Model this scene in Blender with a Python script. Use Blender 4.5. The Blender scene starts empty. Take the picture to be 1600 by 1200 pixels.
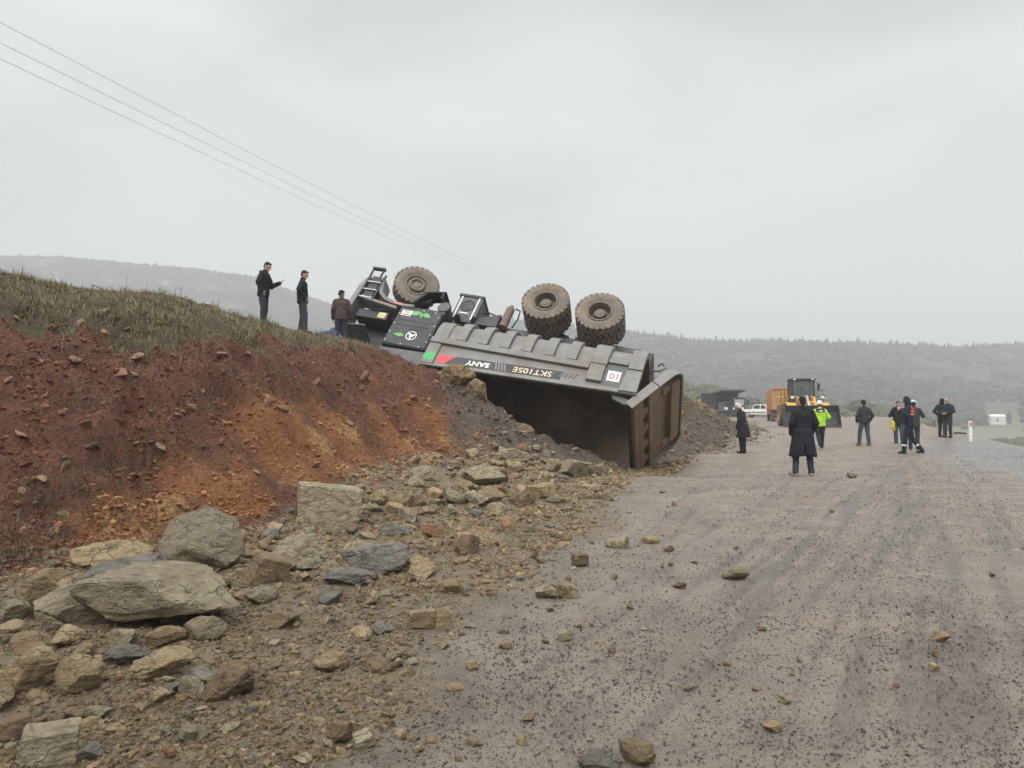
import bpy, bmesh, math, random
import numpy as np
from mathutils import Vector, Matrix
SC = bpy.context.scene
COL = SC.collection
rad = math.radians
# ------------------------------------------------------------------ camera, sky, sun, exposure
FPX = 1200.0; PITCH = rad(1.67); CAMZ = 1.6
cd = bpy.data.cameras.new('camera'); cam = bpy.data.objects.new('camera', cd); COL.objects.link(cam)
cam.location = (0, 0, CAMZ); cam.rotation_euler = (rad(90) + PITCH, 0, 0)
cd.sensor_width = 36; cd.lens = 36 * FPX / 1600; cd.clip_start = 0.05; cd.clip_end = 20000
SC.camera = cam
SUN_EL = rad(52); SUN_AZ = rad(200)          # azimuth measured clockwise from +Y
w = bpy.data.worlds.new('World'); SC.world = w; w.use_nodes = True
nt = w.node_tree; nt.nodes.clear()
def N(nt, t, **k):
    n = nt.nodes.new(t)
    for a, b in k.items():
        if a == 'inp':
            for i, v in b.items(): n.inputs[i].default_value = v
        else: setattr(n, a, b)
    return n
out = N(nt, 'ShaderNodeOutputWorld'); bg = N(nt, 'ShaderNodeBackground', inp={'Strength': 0.1})
sky = N(nt, 'ShaderNodeTexSky', sky_type='NISHITA', sun_disc=False, sun_elevation=SUN_EL, sun_rotation=SUN_AZ)
hsv = N(nt, 'ShaderNodeHueSaturation', inp={'Saturation': 0.25, 'Value': 1.0})
tc = N(nt, 'ShaderNodeTexCoord'); mp = N(nt, 'ShaderNodeMapping'); mp.inputs['Scale'].default_value = (1.0, 1.0, 2.2)
mp.inputs['Location'].default_value = (3.1, 0.4, 0.0)
ns = N(nt, 'ShaderNodeTexNoise', inp={'Scale': 2.3, 'Detail': 5.0, 'Roughness': 0.45, 'Distortion': 0.4})
cr = N(nt, 'ShaderNodeValToRGB')
cr.color_ramp.elements[0].position = 0.30; cr.color_ramp.elements[0].color = (0.27, 0.305, 0.32, 1)
cr.color_ramp.elements[1].position = 0.62; cr.color_ramp.elements[1].color = (1.44, 1.44, 1.42, 1)
sx = N(nt, 'ShaderNodeSeparateXYZ')
zr = N(nt, 'ShaderNodeMapRange', inp={'From Min': 0.5, 'From Max': 1.0, 'To Min': 2.95, 'To Max': 19.5})
sc_ = N(nt, 'ShaderNodeVectorMath', operation='SCALE')
mx = N(nt, 'ShaderNodeMix', data_type='RGBA'); mx.inputs[0].default_value = 0.93
L_ = nt.links.new
L_(tc.outputs['Generated'], mp.inputs[0]); L_(mp.outputs[0], ns.inputs['Vector']); L_(ns.outputs['Fac'], cr.inputs[0])
L_(tc.outputs['Generated'], sx.inputs[0]); L_(sx.outputs['Z'], zr.inputs['Value'])
L_(cr.outputs[0], sc_.inputs[0]); L_(zr.outputs[0], sc_.inputs['Scale'])
L_(sky.outputs[0], hsv.inputs['Color']); L_(hsv.outputs[0], mx.inputs[6]); L_(sc_.outputs[0], mx.inputs[7])
L_(mx.outputs[2], bg.inputs['Color']); L_(bg.outputs[0], out.inputs['Surface'])
sl = bpy.data.lights.new('sun', 'SUN'); sl.energy = 1.3; sl.angle = rad(45); sl.color = (1, 0.97, 0.93)
so = bpy.data.objects.new('sun', sl); COL.objects.link(so)
so.rotation_euler = Vector((-math.sin(SUN_AZ) * math.cos(SUN_EL), -math.cos(SUN_AZ) * math.cos(SUN_EL), -math.sin(SUN_EL))).to_track_quat('-Z', 'Y').to_euler()
SC.view_settings.view_transform = 'Standard'; SC.view_settings.look = 'None'; SC.view_settings.exposure = 0.98; SC.view_settings.gamma = 1
SC.cycles.volume_bounces = 2; SC.cycles.max_bounces = 6
HAZE_DENS = 0.00085

# ------------------------------------------------------------------ helpers
RNG = np.random.default_rng(7); random.seed(5)
def tag(o, label, cat=None, group=None, kind=None):
    if label: o['label'] = label
    if cat: o['category'] = cat
    if group: o['group'] = group
    if kind: o['kind'] = kind
    return o
def thing(name, label, cat, loc=(0, 0, 0), rz=0, group=None):
    o = bpy.data.objects.new(name, None); COL.objects.link(o); o.empty_display_size = 0.2
    o.location = loc; o.rotation_euler = (0, 0, rz)
    return tag(o, label, cat, group)
def link(name, me, mat, parent=None):
    o = bpy.data.objects.new(name, me); COL.objects.link(o)
    if mat and not me.materials: me.materials.append(mat)
    if parent: o.parent = parent
    return o
def np_mesh(name, V, Fc, smooth=False, attrs=None, sharp=None):
    """V (n,3); Fc (m,k) int array of equal-size polygons"""
    me = bpy.data.meshes.new(name); V = np.asarray(V, np.float32); Fc = np.asarray(Fc, np.int32)
    k = Fc.shape[1]
    me.vertices.add(len(V)); me.vertices.foreach_set('co', V.ravel())
    me.loops.add(Fc.size); me.loops.foreach_set('vertex_index', Fc.ravel())
    me.polygons.add(len(Fc)); me.polygons.foreach_set('loop_start', np.arange(0, Fc.size, k, dtype=np.int32))
    if attrs:
        for n_, a in attrs.items():
            if a.ndim == 1:
                at = me.attributes.new(n_, 'FLOAT', 'POINT'); at.data.foreach_set('value', a.astype(np.float32))
            else:
                at = me.attributes.new(n_, 'FLOAT_COLOR', 'POINT'); at.data.foreach_set('color', a.astype(np.float32).ravel())
    me.update(calc_edges=True)
    me.polygons.foreach_set('use_smooth', np.full(len(Fc), bool(smooth)))
    if smooth:
        if sharp: me.set_sharp_from_angle(angle=rad(sharp))
    me.validate()
    return me
def R3(ax, ay, az):
    return np.array((Matrix.Rotation(az, 3, 'Z') @ Matrix.Rotation(ay, 3, 'Y') @ Matrix.Rotation(ax, 3, 'X')))
class MB:
    def __init__(s): s.v = []; s.f = []
    def add(s, V, Fs):
        b = len(s.v); s.v.extend([tuple(map(float, p)) for p in V]); s.f.extend([tuple(i + b for i in f) for f in Fs]); return s
    def box(s, c, d, rot=None):
        V = np.array([[x, y, z] for x in (-.5, .5) for y in (-.5, .5) for z in (-.5, .5)]) * np.array(d)
        if rot is not None: V = V @ np.array(rot).T
        return s.add(V + np.array(c), [(0, 1, 3, 2), (4, 6, 7, 5), (0, 4, 5, 1), (2, 3, 7, 6), (0, 2, 6, 4), (1, 5, 7, 3)])
    def bx(s, x0, x1, y0, y1, z0, z1): return s.box(((x0 + x1) / 2, (y0 + y1) / 2, (z0 + z1) / 2), (abs(x1 - x0), abs(y1 - y0), abs(z1 - z0)))
    def prism(s, pts, fn):
        """pts 2d polygon; fn(u,v,k) -> xyz for k=0,1"""
        n = len(pts); V = [fn(u, v, 0) for u, v in pts] + [fn(u, v, 1) for u, v in pts]
        return s.add(V, [tuple(range(n))[::-1], tuple(range(n, 2 * n))] + [(i, (i + 1) % n, (i + 1) % n + n, i + n) for i in range(n)])
    def tube(s, P, r, seg=8, r1=None):
        P = [Vector(p) for p in P]; n = len(P); rs = [r + ((r1 if r1 is not None else r) - r) * i / max(1, n - 1) for i in range(n)]
        t0 = (P[1] - P[0]).normalized(); a = t0.orthogonal().normalized(); V = []
        for i in range(n):
            t = (P[min(i + 1, n - 1)] - P[max(i - 1, 0)]).normalized(); a = (a - t * a.dot(t)).normalized(); b = t.cross(a)
            for k in range(seg):
                an = 2 * math.pi * k / seg; V.append(P[i] + (a * math.cos(an) + b * math.sin(an)) * rs[i])
        Fs = [(i * seg + k, i * seg + (k + 1) % seg, (i + 1) * seg + (k + 1) % seg, (i + 1) * seg + k) for i in range(n - 1) for k in range(seg)]
        Fs += [tuple(range(seg))[::-1], tuple(range((n - 1) * seg, n * seg))]
        return s.add(V, Fs)
    def lathe(s, prof, seg=32, fn=None, closed=False):
        """prof [(r,h)], axis local z unless fn maps (x,y,h)"""
        n = len(prof); V = []
        for r, h in prof:
            for k in range(seg):
                a = 2 * math.pi * k / seg; p = (r * math.cos(a), r * math.sin(a), h); V.append(fn(*p) if fn else p)
        m = n if closed else n - 1
        Fs = [(i * seg + k, i * seg + (k + 1) % seg, ((i + 1) % n) * seg + (k + 1) % seg, ((i + 1) % n) * seg + k) for i in range(m) for k in range(seg)]
        if not closed: Fs += [tuple(range(seg))[::-1], tuple(range((n - 1) * seg, n * seg))]
        return s.add(V, Fs)
    def build(s, name, mat, parent=None, bevel=0, smooth=None, seg=2):
        me = bpy.data.meshes.new(name); me.from_pydata(s.v, [], s.f)
        bm = bmesh.new(); bm.from_mesh(me); bmesh.ops.recalc_face_normals(bm, faces=bm.faces); bm.to_mesh(me); bm.free()
        if smooth:
            me.polygons.foreach_set('use_smooth', np.ones(len(me.polygons), bool)); me.set_sharp_from_angle(angle=rad(smooth))
        o = link(name, me, mat, parent)
        if bevel:
            b = o.modifiers.new('b', 'BEVEL'); b.width = bevel; b.segments = seg; b.limit_method = 'ANGLE'; b.angle_limit = rad(35)
        return o
def text_mb(txt, size, bold=0.0, spacing=1.0):
    cu = bpy.data.curves.new('t', 'FONT'); cu.body = txt; cu.size = size; cu.offset = bold; cu.space_character = spacing; cu.extrude = 0.002; cu.resolution_u = 3
    o = bpy.data.objects.new('t', cu); COL.objects.link(o)
    me = bpy.data.meshes.new_from_object(o.evaluated_get(bpy.context.evaluated_depsgraph_get()))
    V = [v.co.copy() for v in me.vertices]; Fs = [tuple(p.vertices) for p in me.polygons]
    bpy.data.objects.remove(o); bpy.data.curves.remove(cu); bpy.data.meshes.remove(me)
    xs = [v.x for v in V]; ys = [v.y for v in V]
    return V, Fs, (min(xs), max(xs), min(ys), max(ys))

# numpy gradient noise
def _h(ix, iy, iz, s):
    h = (ix.astype(np.int64) * 374761393 + iy.astype(np.int64) * 668265263 + iz.astype(np.int64) * 2147483647 + s * 1274126177) & 0xffffffff
    h = ((h ^ (h >> 13)) * 1274126177) & 0xffffffff; h = (h ^ (h >> 16)) & 0xffffffff
    return h
def noise(x, y, z=None, s=0):
    x = np.asarray(x, float); y = np.asarray(y, float); z = np.zeros_like(x) if z is None else np.asarray(z, float)
    xi = np.floor(x); yi = np.floor(y); zi = np.floor(z); fx = x - xi; fy = y - yi; fz = z - zi
    u = fx * fx * fx * (fx * (fx * 6 - 15) + 10); v = fy * fy * fy * (fy * (fy * 6 - 15) + 10); q = fz * fz * fz * (fz * (fz * 6 - 15) + 10)
    r = 0
    for a in (0, 1):
        for b in (0, 1):
            for c in (0, 1):
                h = _h(xi + a, yi + b, zi + c, s)
                g = ((h & 1023) / 511.5 - 1) * (fx - a) + (((h >> 10) & 1023) / 511.5 - 1) * (fy - b) + (((h >> 20) & 1023) / 511.5 - 1) * (fz - c)
                r = r + g * (u if a else 1 - u) * (v if b else 1 - v) * (q if c else 1 - q)
    return r * 1.2
def fbm(x, y, z=None, o=4, s=0, g=0.5):
    r = 0; a = 1; f = 1
    for i in range(o):
        r = r + a * noise(np.asarray(x) * f, np.asarray(y) * f, None if z is None else np.asarray(z) * f, s + i * 17); a *= g; f *= 2.03
    return r
def sst(a, b, x):
    t = np.clip((np.asarray(x, float) - a) / (b - a), 0, 1); return t * t * (3 - 2 * t)

# pixel (of the 1600 x 1200 photograph) -> ray, point at a distance Y
CAM = np.array([0, 0, CAMZ])
def ray(px, py):
    xc = (px - 800) / FPX; yc = (600 - py) / FPX
    return np.array([xc, math.cos(PITCH) - yc * math.sin(PITCH), math.sin(PITCH) + yc * math.cos(PITCH)])
def at(px, py, Y):
    r = ray(px, py); return CAM + r * (Y / r[1])

# overturned truck frame
TF = np.array([-.93, .30, .18]); TF /= np.linalg.norm(TF)
_e1 = np.cross([0, 0, 1], TF); _e1 /= np.linalg.norm(_e1); _e1 = -_e1 if _e1[1] > 0 else _e1
_e2 = np.array([0, 0, 1]) - TF * TF[2]; _e2 /= np.linalg.norm(_e2)
TR = math.cos(rad(37)) * _e1 + math.sin(rad(37)) * _e2; TU = np.cross(TF, -TR)
TO = at(937, 485, 23.0) - 1.65 * TR - .75 * TU
def TW(x, lat, z): return TO + TF * x + TR * lat + TU * z

# ------------------------------------------------------------------ materials
def newmat(name):
    m = bpy.data.materials.new(name); m.use_nodes = True; nt = m.node_tree
    return m, nt, nt.nodes['Principled BSDF']
def mixc(nt, fac, a, b):
    n = N(nt, 'ShaderNodeMix', data_type='RGBA')
    for i, v in ((0, fac), (6, a), (7, b)):
        if isinstance(v, (tuple, list)): n.inputs[i].default_value = (*v[:3], 1)
        elif isinstance(v, (int, float)): n.inputs[i].default_value = v
        else: nt.links.new(v, n.inputs[i])
    return n.outputs[2]
def noi(nt, scale, detail=4, rough=0.55, vec=None, dist=0):
    n = N(nt, 'ShaderNodeTexNoise', inp={'Scale': scale, 'Detail': detail, 'Roughness': rough, 'Distortion': dist})
    if vec is not None: nt.links.new(vec, n.inputs['Vector'])
    return n.outputs['Fac']
def mr(nt, v, a, b, c=0.0, d=1.0):
    n = N(nt, 'ShaderNodeMapRange', inp={'From Min': a, 'From Max': b, 'To Min': c, 'To Max': d}); nt.links.new(v, n.inputs['Value']); return n.outputs[0]
def mul(nt, a, b, op='MULTIPLY'):
    n = N(nt, 'ShaderNodeMath', operation=op)
    for i, v in ((0, a), (1, b)):
        if isinstance(v, (int, float)): n.inputs[i].default_value = v
        else: nt.links.new(v, n.inputs[i])
    return n.outputs[0]
def bump(nt, b, h, dist, st=1.0):
    n = N(nt, 'ShaderNodeBump', inp={'Strength': st, 'Distance': dist}); nt.links.new(h, n.inputs['Height'])
    nt.links.new(n.outputs[0], b.inputs['Normal']); return n
def mat(name, c, rough=0.6, dirt=None, dirt_amt=0.5, dscale=3.0, metal=0.0, bmp=0.0, bscale=40, var=0.12, spec=0.5):
    m, nt, b = newmat(name); t = N(nt, 'ShaderNodeTexCoord'); v = t.outputs['Object']
    n1 = noi(nt, dscale * 2.3, 5, 0.6, v)
    c0 = tuple(x * (1 - var) for x in c); c1 = tuple(min(1, x * (1 + var)) for x in c)
    col = mixc(nt, mr(nt, n1, 0.35, 0.65), c0, c1)
    if dirt:
        n2 = noi(nt, dscale, 7, 0.62, v, 0.4); col = mixc(nt, mr(nt, n2, 0.62 - dirt_amt * 0.35, 0.9 - dirt_amt * 0.35, 0, min(1, dirt_amt + .25)), col, dirt)
        nt.links.new(mr(nt, n2, 0.35, 0.65, rough, min(1, rough + 0.25)), b.inputs['Roughness'])
    else: b.inputs['Roughness'].default_value = rough
    nt.links.new(col, b.inputs['Base Color']); b.inputs['Metallic'].default_value = metal
    b.inputs['Specular IOR Level'].default_value = spec
    if bmp: bump(nt, b, noi(nt, bscale, 4, 0.6, v), bmp)
    return m
MUD = (.17, .125, .09); DUST = (.30, .24, .18)
M = dict(
    grey=mat('grey_paint', (.172, .170, .160), .45, MUD, .45, 1.3),
    grey_dk=mat('dark_grey_paint', (.10, .105, .105), .5, MUD, .2, 2),
    bed_in=mat('worn_bed_steel', (.105, .078, .058), .75, (.30, .20, .115), .5, .6, bmp=.01, bscale=6),
    gate=mat('muddy_gate_steel', (.20, .145, .092), .7, (.32, .22, .125), .6, 1.1, bmp=.006, bscale=12),
    black=mat('black_paint', (.022, .024, .028), .4, (.09, .085, .08), .12, 2.5),
    rubber=mat('black_rubber', (.02, .02, .022), .75),
    tyre=mat('dusty_tyre', (.135, .11, .088), .85, (.27, .21, .155), .6, 2.2, bmp=.004, bscale=30),
    tyre_face=mat('dusty_rim', (.16, .135, .11), .75, (.27, .215, .165), .5, 3),
    rim_dk=mat('dark_steel_rim', (.12, .10, .08), .7, (.24, .19, .14), .5, 4),  # darker brown rim steel with dusty patches
    hub=mat('pale_hub', (.30, .26, .20), .6, (.2, .15, .10), .4, 6),
    steel=mat('bare_steel', (.45, .46, .47), .35, metal=.6),
    white=mat('white_paint', (.75, .75, .74), .45, (.4, .37, .32), .15, 2),
    red=mat('red_paint', (.55, .05, .05), .5), green=mat('green_film', (.05, .36, .10), .5),
    leaf=mat('bright_green_film', (.10, .36, .08), .5, var=.35, dscale=9), dkred=mat('dark_red_film', (.10, .03, .035), .5),
    orange=mat('orange_paint', (.42, .20, .09), .5, (.3, .2, .13), .3, 1.5),
    yellow=mat('machine_yellow', (.52, .29, .045), .45, (.25, .18, .1), .3, 1.5),
    bucket=mat('worn_bucket_steel', (.035, .035, .042), .55, (.12, .1, .085), .25, 1.2),
    navy_dk=mat('dark_navy_paint', (.02, .025, .035), .5, (.1, .1, .1), .2, 1),
    brown=mat('brown_steel', (.17, .12, .09), .7, (.1, .07, .05), .3, 4),
    sign_yel=mat('yellow_sticker', (.55, .42, .15), .5), pink=mat('faded_pink_mark', (.5, .18, .13), .6),
    lamp=mat('clear_lamp', (.7, .7, .68), .15), amber=mat('amber_marker', (.62, .5, .33), .4),
    cable=mat('cable', (.16, .165, .17), .6), plastic=mat('white_plastic', (.72, .70, .68), .4),
    straw=mat('dry_straw', (.25, .19, .10), .8), bark=mat('dry_stalk', (.08, .06, .045), .9),
)
def glass():
    m, nt, b = newmat('cab_glass'); b.inputs['Base Color'].default_value = (.13, .17, .17, 1); b.inputs['Roughness'].default_value = .06
    b.inputs['Alpha'].default_value = .45; return m
M['glass'] = glass()
def dkglass():
    m, nt, b = newmat('car_glass'); b.inputs['Base Color'].default_value = (.03, .035, .04, 1); b.inputs['Roughness'].default_value = .08; return m
M['dkglass'] = dkglass()
def cloth(name, c, rough=.85):
    m, nt, b = newmat(name); t = N(nt, 'ShaderNodeTexCoord'); v = t.outputs['Object']
    col = mixc(nt, mr(nt, noi(nt, 9, 4, .6, v), .35, .65), tuple(x * .75 for x in c), tuple(x * 1.25 for x in c))
    nt.links.new(col, b.inputs['Base Color']); b.inputs['Roughness'].default_value = rough; b.inputs['Specular IOR Level'].default_value = .25
    bump(nt, b, noi(nt, 14, 3, .5, v, .6), .03, .6); return m

# rocks
def rockmat(name, c, c2, c3):
    m, nt, b = newmat(name); t = N(nt, 'ShaderNodeTexCoord'); g = N(nt, 'ShaderNodeNewGeometry'); oi = N(nt, 'ShaderNodeObjectInfo')
    off = N(nt, 'ShaderNodeVectorMath', operation='SCALE'); off.inputs[0].default_value = (7, 5, 9); nt.links.new(oi.outputs['Random'], off.inputs['Scale'])
    ad = N(nt, 'ShaderNodeVectorMath', operation='ADD'); nt.links.new(g.outputs['Position'], ad.inputs[0]); nt.links.new(off.outputs[0], ad.inputs[1])
    v = ad.outputs[0]
    stv = N(nt, 'ShaderNodeMapping'); stv.inputs['Scale'].default_value = (1, 1.2, 1.9); stv.inputs['Rotation'].default_value = (.5, .35, 0); nt.links.new(v, stv.inputs[0])
    n1 = noi(nt, 4.5, 9, .65, v, .5); n2 = noi(nt, 9, 8, .68, stv.outputs[0], .8); n3 = noi(nt, 60, 5, .7, v)
    col = mixc(nt, mr(nt, n1, .42, .58), c, c2); col = mixc(nt, mr(nt, n2, .5, .62, 0, .9), col, c3); col = mixc(nt, mr(nt, noi(nt, 1.9, 6, .6, v, .8), .5, .66, 0, .55), col, (.22, .165, .10)); col = mixc(nt, mr(nt, noi(nt, 6, 8, .7, v, 1.5), .60, .68, 0, .6), col, (.42, .385, .32))
    col = mixc(nt, mr(nt, n3, .35, .7, 0, .35), col, tuple(x * .45 for x in c))
    bright = mr(nt, oi.outputs['Random'], 0, 1, .78, 1.2)
    sx = N(nt, 'ShaderNodeSeparateXYZ'); nt.links.new(g.outputs['Normal'], sx.inputs[0])
    dust = mul(nt, mr(nt, sx.outputs['Z'], .35, .95), mr(nt, noi(nt, 14, 7, .65, v), .42, .7, 0, .32))
    mm = N(nt, 'ShaderNodeVectorMath', operation='SCALE'); nt.links.new(col, mm.inputs[0]); nt.links.new(bright, mm.inputs['Scale'])
    col = mixc(nt, dust, mm.outputs[0], (.20, .155, .11))
    nt.links.new(col, b.inputs['Base Color']); b.inputs['Roughness'].default_value = .72; b.inputs['Specular IOR Level'].default_value = .35
    vd = N(nt, 'ShaderNodeVectorMath', operation='ADD'); nv_ = N(nt, 'ShaderNodeTexNoise', inp={'Scale': 5.0, 'Detail': 5.0}); nt.links.new(v, nv_.inputs['Vector']); ns_ = N(nt, 'ShaderNodeVectorMath', operation='SCALE', ); ns_.inputs['Scale'].default_value = .35; nt.links.new(nv_.outputs['Color'], ns_.inputs[0]); nt.links.new(stv.outputs[0], vd.inputs[0]); nt.links.new(ns_.outputs[0], vd.inputs[1])
    vo = N(nt, 'ShaderNodeTexVoronoi', feature='DISTANCE_TO_EDGE', inp={'Scale': 3.6}); nt.links.new(vd.outputs[0], vo.inputs['Vector']); crk = mr(nt, vo.outputs['Distance'], 0, .035, 1, 0); crk = mul(nt, crk, mr(nt, n1, .45, .6)); dk = mixc(nt, mul(nt, crk, .75), col, tuple(x * .28 for x in c)); nt.links.new(dk, b.inputs['Base Color'])
    h = mul(nt, mul(nt, n2, 1.0), mul(nt, n3, .45), 'ADD'); h = mul(nt, h, mul(nt, crk, -.5), 'ADD'); h = mul(nt, h, mul(nt, noi(nt, 22, 6, .7, stv.outputs[0]), .5), 'ADD')
    bump(nt, b, h, .075, 1.0); return m
RM = dict(grey=rockmat('grey_limestone', (0.349, 0.290, 0.187), (0.45, 0.385, 0.265), (0.156, 0.128, 0.085)),
          tan=rockmat('tan_limestone', (0.386, 0.282, 0.150), (0.46, 0.355, 0.21), (0.204, 0.143, 0.078)),
          blue=rockmat('bluish_limestone', (0.212, 0.196, 0.168), (0.30, 0.278, 0.232), (0.115, 0.110, 0.102)),
          brown=rockmat('brown_stone', (0.281, 0.191, 0.108), (0.38, 0.26, 0.15), (0.120, 0.080, 0.048)),
          rust=rockmat('rusty_orange_stone', (0.38, 0.20, 0.09), (0.45, 0.29, 0.155), (0.216, 0.115, 0.059)),
          pink=rockmat('pinkish_clay_stone', (0.400, 0.184, 0.108), (0.45, 0.255, 0.165), (0.193, 0.074, 0.043)))

# ------------------------------------------------------------------ terrain
def ctrl():
    P = []
    for a in [(0, 910, 6.5), (0, 770, 8.0), (0, 650, 9.0), (0, 545, 10.0), (0, 470, 11.2), (0, 424, 12.5),
              (120, 872, 7.3), (120, 750, 8.5), (120, 640, 9.7), (120, 552, 10.9), (120, 490, 12.3), (120, 455, 14.2),
              (250, 850, 8.2), (250, 730, 9.5), (250, 615, 10.9), (250, 545, 12.2), (250, 490, 14.0), (250, 461, 16.2),
              (412, 822, 10.0), (412, 722, 11.0), (412, 625, 12.3), (412, 572, 13.9), (412, 535, 16.6), (412, 510, 20.4), (340, 480, 17.8),
              (480, 812, 10.6), (480, 700, 12.2), (480, 605, 14.5), (480, 560, 17), (480, 522, 20.6),
              (560, 790, 11.8), (560, 700, 13.4), (560, 620, 15.6), (560, 570, 18.2), (560, 532, 21.3),
              (640, 745, 14.8), (640, 680, 16.3), (640, 620, 18.4), (640, 562, 21),
              (700, 715, 17.3), (700, 650, 19), (700, 583, 21.1), (740, 700, 18.6), (740, 650, 20), (740, 602, 21.3),
              (800, 703, 19.3), (800, 650, 21), (850, 722, 19.5), (850, 682, 21.5), (920, 738, 20.2), (920, 707, 22.2),
              (1060, 606, 30), (1100, 634, 33), (1150, 665, 38), (1062, 670, 28), (1100, 690, 28.6), (1130, 684, 31.5), (1160, 678, 37), (1185, 668, 45)]:
        P.append(at(*a))
    for x, lat, z, dz in [(-1.6, -1.8, 3.8, -.12), (1, -1.8, 3.8, -.15), (3, -1.8, 3.9, -.15), (5, -1.8, 3.95, -.2), (7.5, -1.8, 3.9, -.3)]:
        p = TW(x, lat, z); P.append(p + np.array([0, 0, dz])); P.append(p + np.array([.4, 3.5, .15 + dz])); P.append(p + np.array([-.1, -1.3, .05 + dz]))
    for x, y, z in [(4.6, 26.5, -.05), (5.5, 25.5, 0), (3.6, 23.4, -.3), (2.9, 21.2, -.25), (6.8, 27, .12), (5, 30, 2.0), (4, 34, 2.2), (7, 37, 1.5), (9, 44, .6), (10, 50, .2), (1, 33, 1.6), (-3, 33, 1.2),
                    (-9.5, 14, 4.0), (-11, 17, 3.9), (-9, 21, 3.7), (-8.5, 24, 2.9), (-5.3, 23.2, 3.2), (-5.5, 26.5, 1.9), (-9, 28, 2.2), (-14, 10, 3.9), (-16, 22, 2.6), (-12, 6, 3.6), (-8, 3, 2.6), (-5.6, 3.5, .25), (-9, -3, 2.5), (-5, -3, .2),
                    (-20, 30, 1.0), (-25, 15, 3), (-30, 40, -1), (-10, 45, .5), (-10, 80, -.5), (-40, 80, -3), (-60, 30, -1), (-60, 140, -6), (-20, 140, -3),
                    (-3.4, 4.5, .06), (-2.2, 6.5, .08), (-1, 9, .06), (.6, 14, .04), (2.2, 18.5, .0)]:
        P.append(np.array([x, y, z]))
    for y, z in [(-6, 0), (-2, 0), (1, 0), (3, 0), (5, 0), (8, 0), (12, 0.02), (17, .06), (24, .12), (34, .24), (44, .24), (52, .2), (65, .15), (85, .1), (110, .05), (140, 0)]:
        for x in [-3, -1.5, 0, 1.2, 3, 6, 10, 15, 22, 32, 48, 70, 100]:
            if x < -1 and y > 4: continue
            xl = np.interp(y, [0, 5, 9, 15, 19, 24, 30, 37, 46, 60, 140], [-1.5, -.4, .8, 2.2, 3.4, 5.6, 9, 12.5, 16, 12, 5])
            if x >= xl and x < 1.2 * y + 14 + 3: P.append(np.array([x, y, z]))
    return np.array(P)
CP = ctrl()
_keep = []
for i, p in enumerate(CP):
    if all(np.hypot(*(CP[j][:2] - p[:2])) > .12 for j in _keep): _keep.append(i)
CP = CP[_keep]
_D = np.hypot(CP[:, 0][:, None] - CP[:, 0], CP[:, 1][:, None] - CP[:, 1])
_A = np.zeros((len(CP) + 3,) * 2); _A[:-3, :-3] = -_D - np.eye(len(CP)) * .02; _Q = np.c_[np.ones(len(CP)), CP[:, :2]]; _A[:-3, -3:] = _Q; _A[-3:, :-3] = _Q.T
_W = np.linalg.solve(_A, np.r_[CP[:, 2], 0, 0, 0])
def rbf(x, y):
    sh = np.shape(x); x = np.ravel(x).astype(float); y = np.ravel(y).astype(float); o = np.empty(len(x))
    for i in range(0, len(x), 20000):
        a = x[i:i + 20000]; b = y[i:i + 20000]
        o[i:i + 20000] = -np.sqrt((a[:, None] - CP[:, 0]) ** 2 + (b[:, None] - CP[:, 1]) ** 2 + .02) @ _W[:-3] + _W[-3] + a * _W[-2] + b * _W[-1]
    return o.reshape(sh)
EY = [-10, 0, 20, 28, 32, 38, 60, 112, 200]; EX = [8, 10.5, 15.5, 18.5, 19.8, 22, 32, 57, 98]
LY = [-10, 0, 3.4, 5.3, 7.25, 12, 15.4, 19.2, 24, 30, 37, 46, 60, 140]; LX = [-1.6, -1.4, -.98, -.80, -.12, 1.15, 2.0, 3.2, 5.4, 8.6, 12.5, 15.5, 10, 3]
def edgeR(y): return np.interp(y, EY, EX)
def edgeL(y): return np.interp(y, LY, LX)
TOEY = [-10, 3, 6.5, 9.8, 12, 15, 17.3, 19.3, 20.5, 23, 26, 29, 36, 46, 60]; TOEX = [-6, -5.4, -4.35, -2.85, -2.4, -1.95, -1.2, 0.2, 2.0, 3.6, 6.6, 8.6, 12.0, 15.6, 9]
def toe(y): return np.interp(y, TOEY, TOEX)
# ridgelines of the far hills, by picture column, turned into heights at real distances
RPX = np.array([-900, -300, 0, 100, 200, 300, 400, 450, 520, 600, 700, 800, 980, 1100, 1250, 1400, 1500, 1600, 1900, 2600]); RPY = np.array([405, 396, 398, 402, 410, 418, 432, 452, 476, 492, 494, 500, 512, 524, 527, 530, 535, 531, 536, 540])
RYD = np.array([1100, 1100, 1100, 1100, 1100, 1100, 1100, 1100, 1100, 1100, 1100, 1200, 1100, 1050, 1000, 1000, 1000, 1000, 1000, 1000])
def Hfar(x, y):
    x = np.asarray(x, float); y = np.asarray(y, float); px = 800 + FPX * x / np.maximum(y, 1)
    yr = np.interp(px, RPX, RYD); ang = (635 - np.interp(px, RPX, RPY)) / FPX; zr_ = 1.6 + ang * yr - 4 - 7 * sst(700, 1000, px)
    t = y / yr; val = -14 + 4 * fbm(x / 90, y / 90, o=3, s=3) - .004 * np.maximum(0, x)
    h = val + (zr_ - val) * (.72 * sst(.33, 1.0, t) + .28 * sst(.75, 1.0, t)) - np.maximum(0, t - 1) * 120
    m = sst(.4, .8, t)
    h = h + m * (12 * fbm(x / 160, y / 160, o=4, s=9)) * (1 - .75 * sst(.85, 1, t))
    zm = np.interp(px, [300, 900, 1060, 1120, 1200, 1340, 1420, 1500, 1700], [10, 10, 7.5, 4.5, .2, -1.5, -5, -12, -14])
    h = h + np.maximum(0, zm - val) * np.exp(-((y - 265) / 55.) ** 2)
    return h
def maskA(x, y, h0):
    """0 outside, 1 well inside the bank"""
    return sst(-.2, .8, toe(y) - x)
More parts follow.
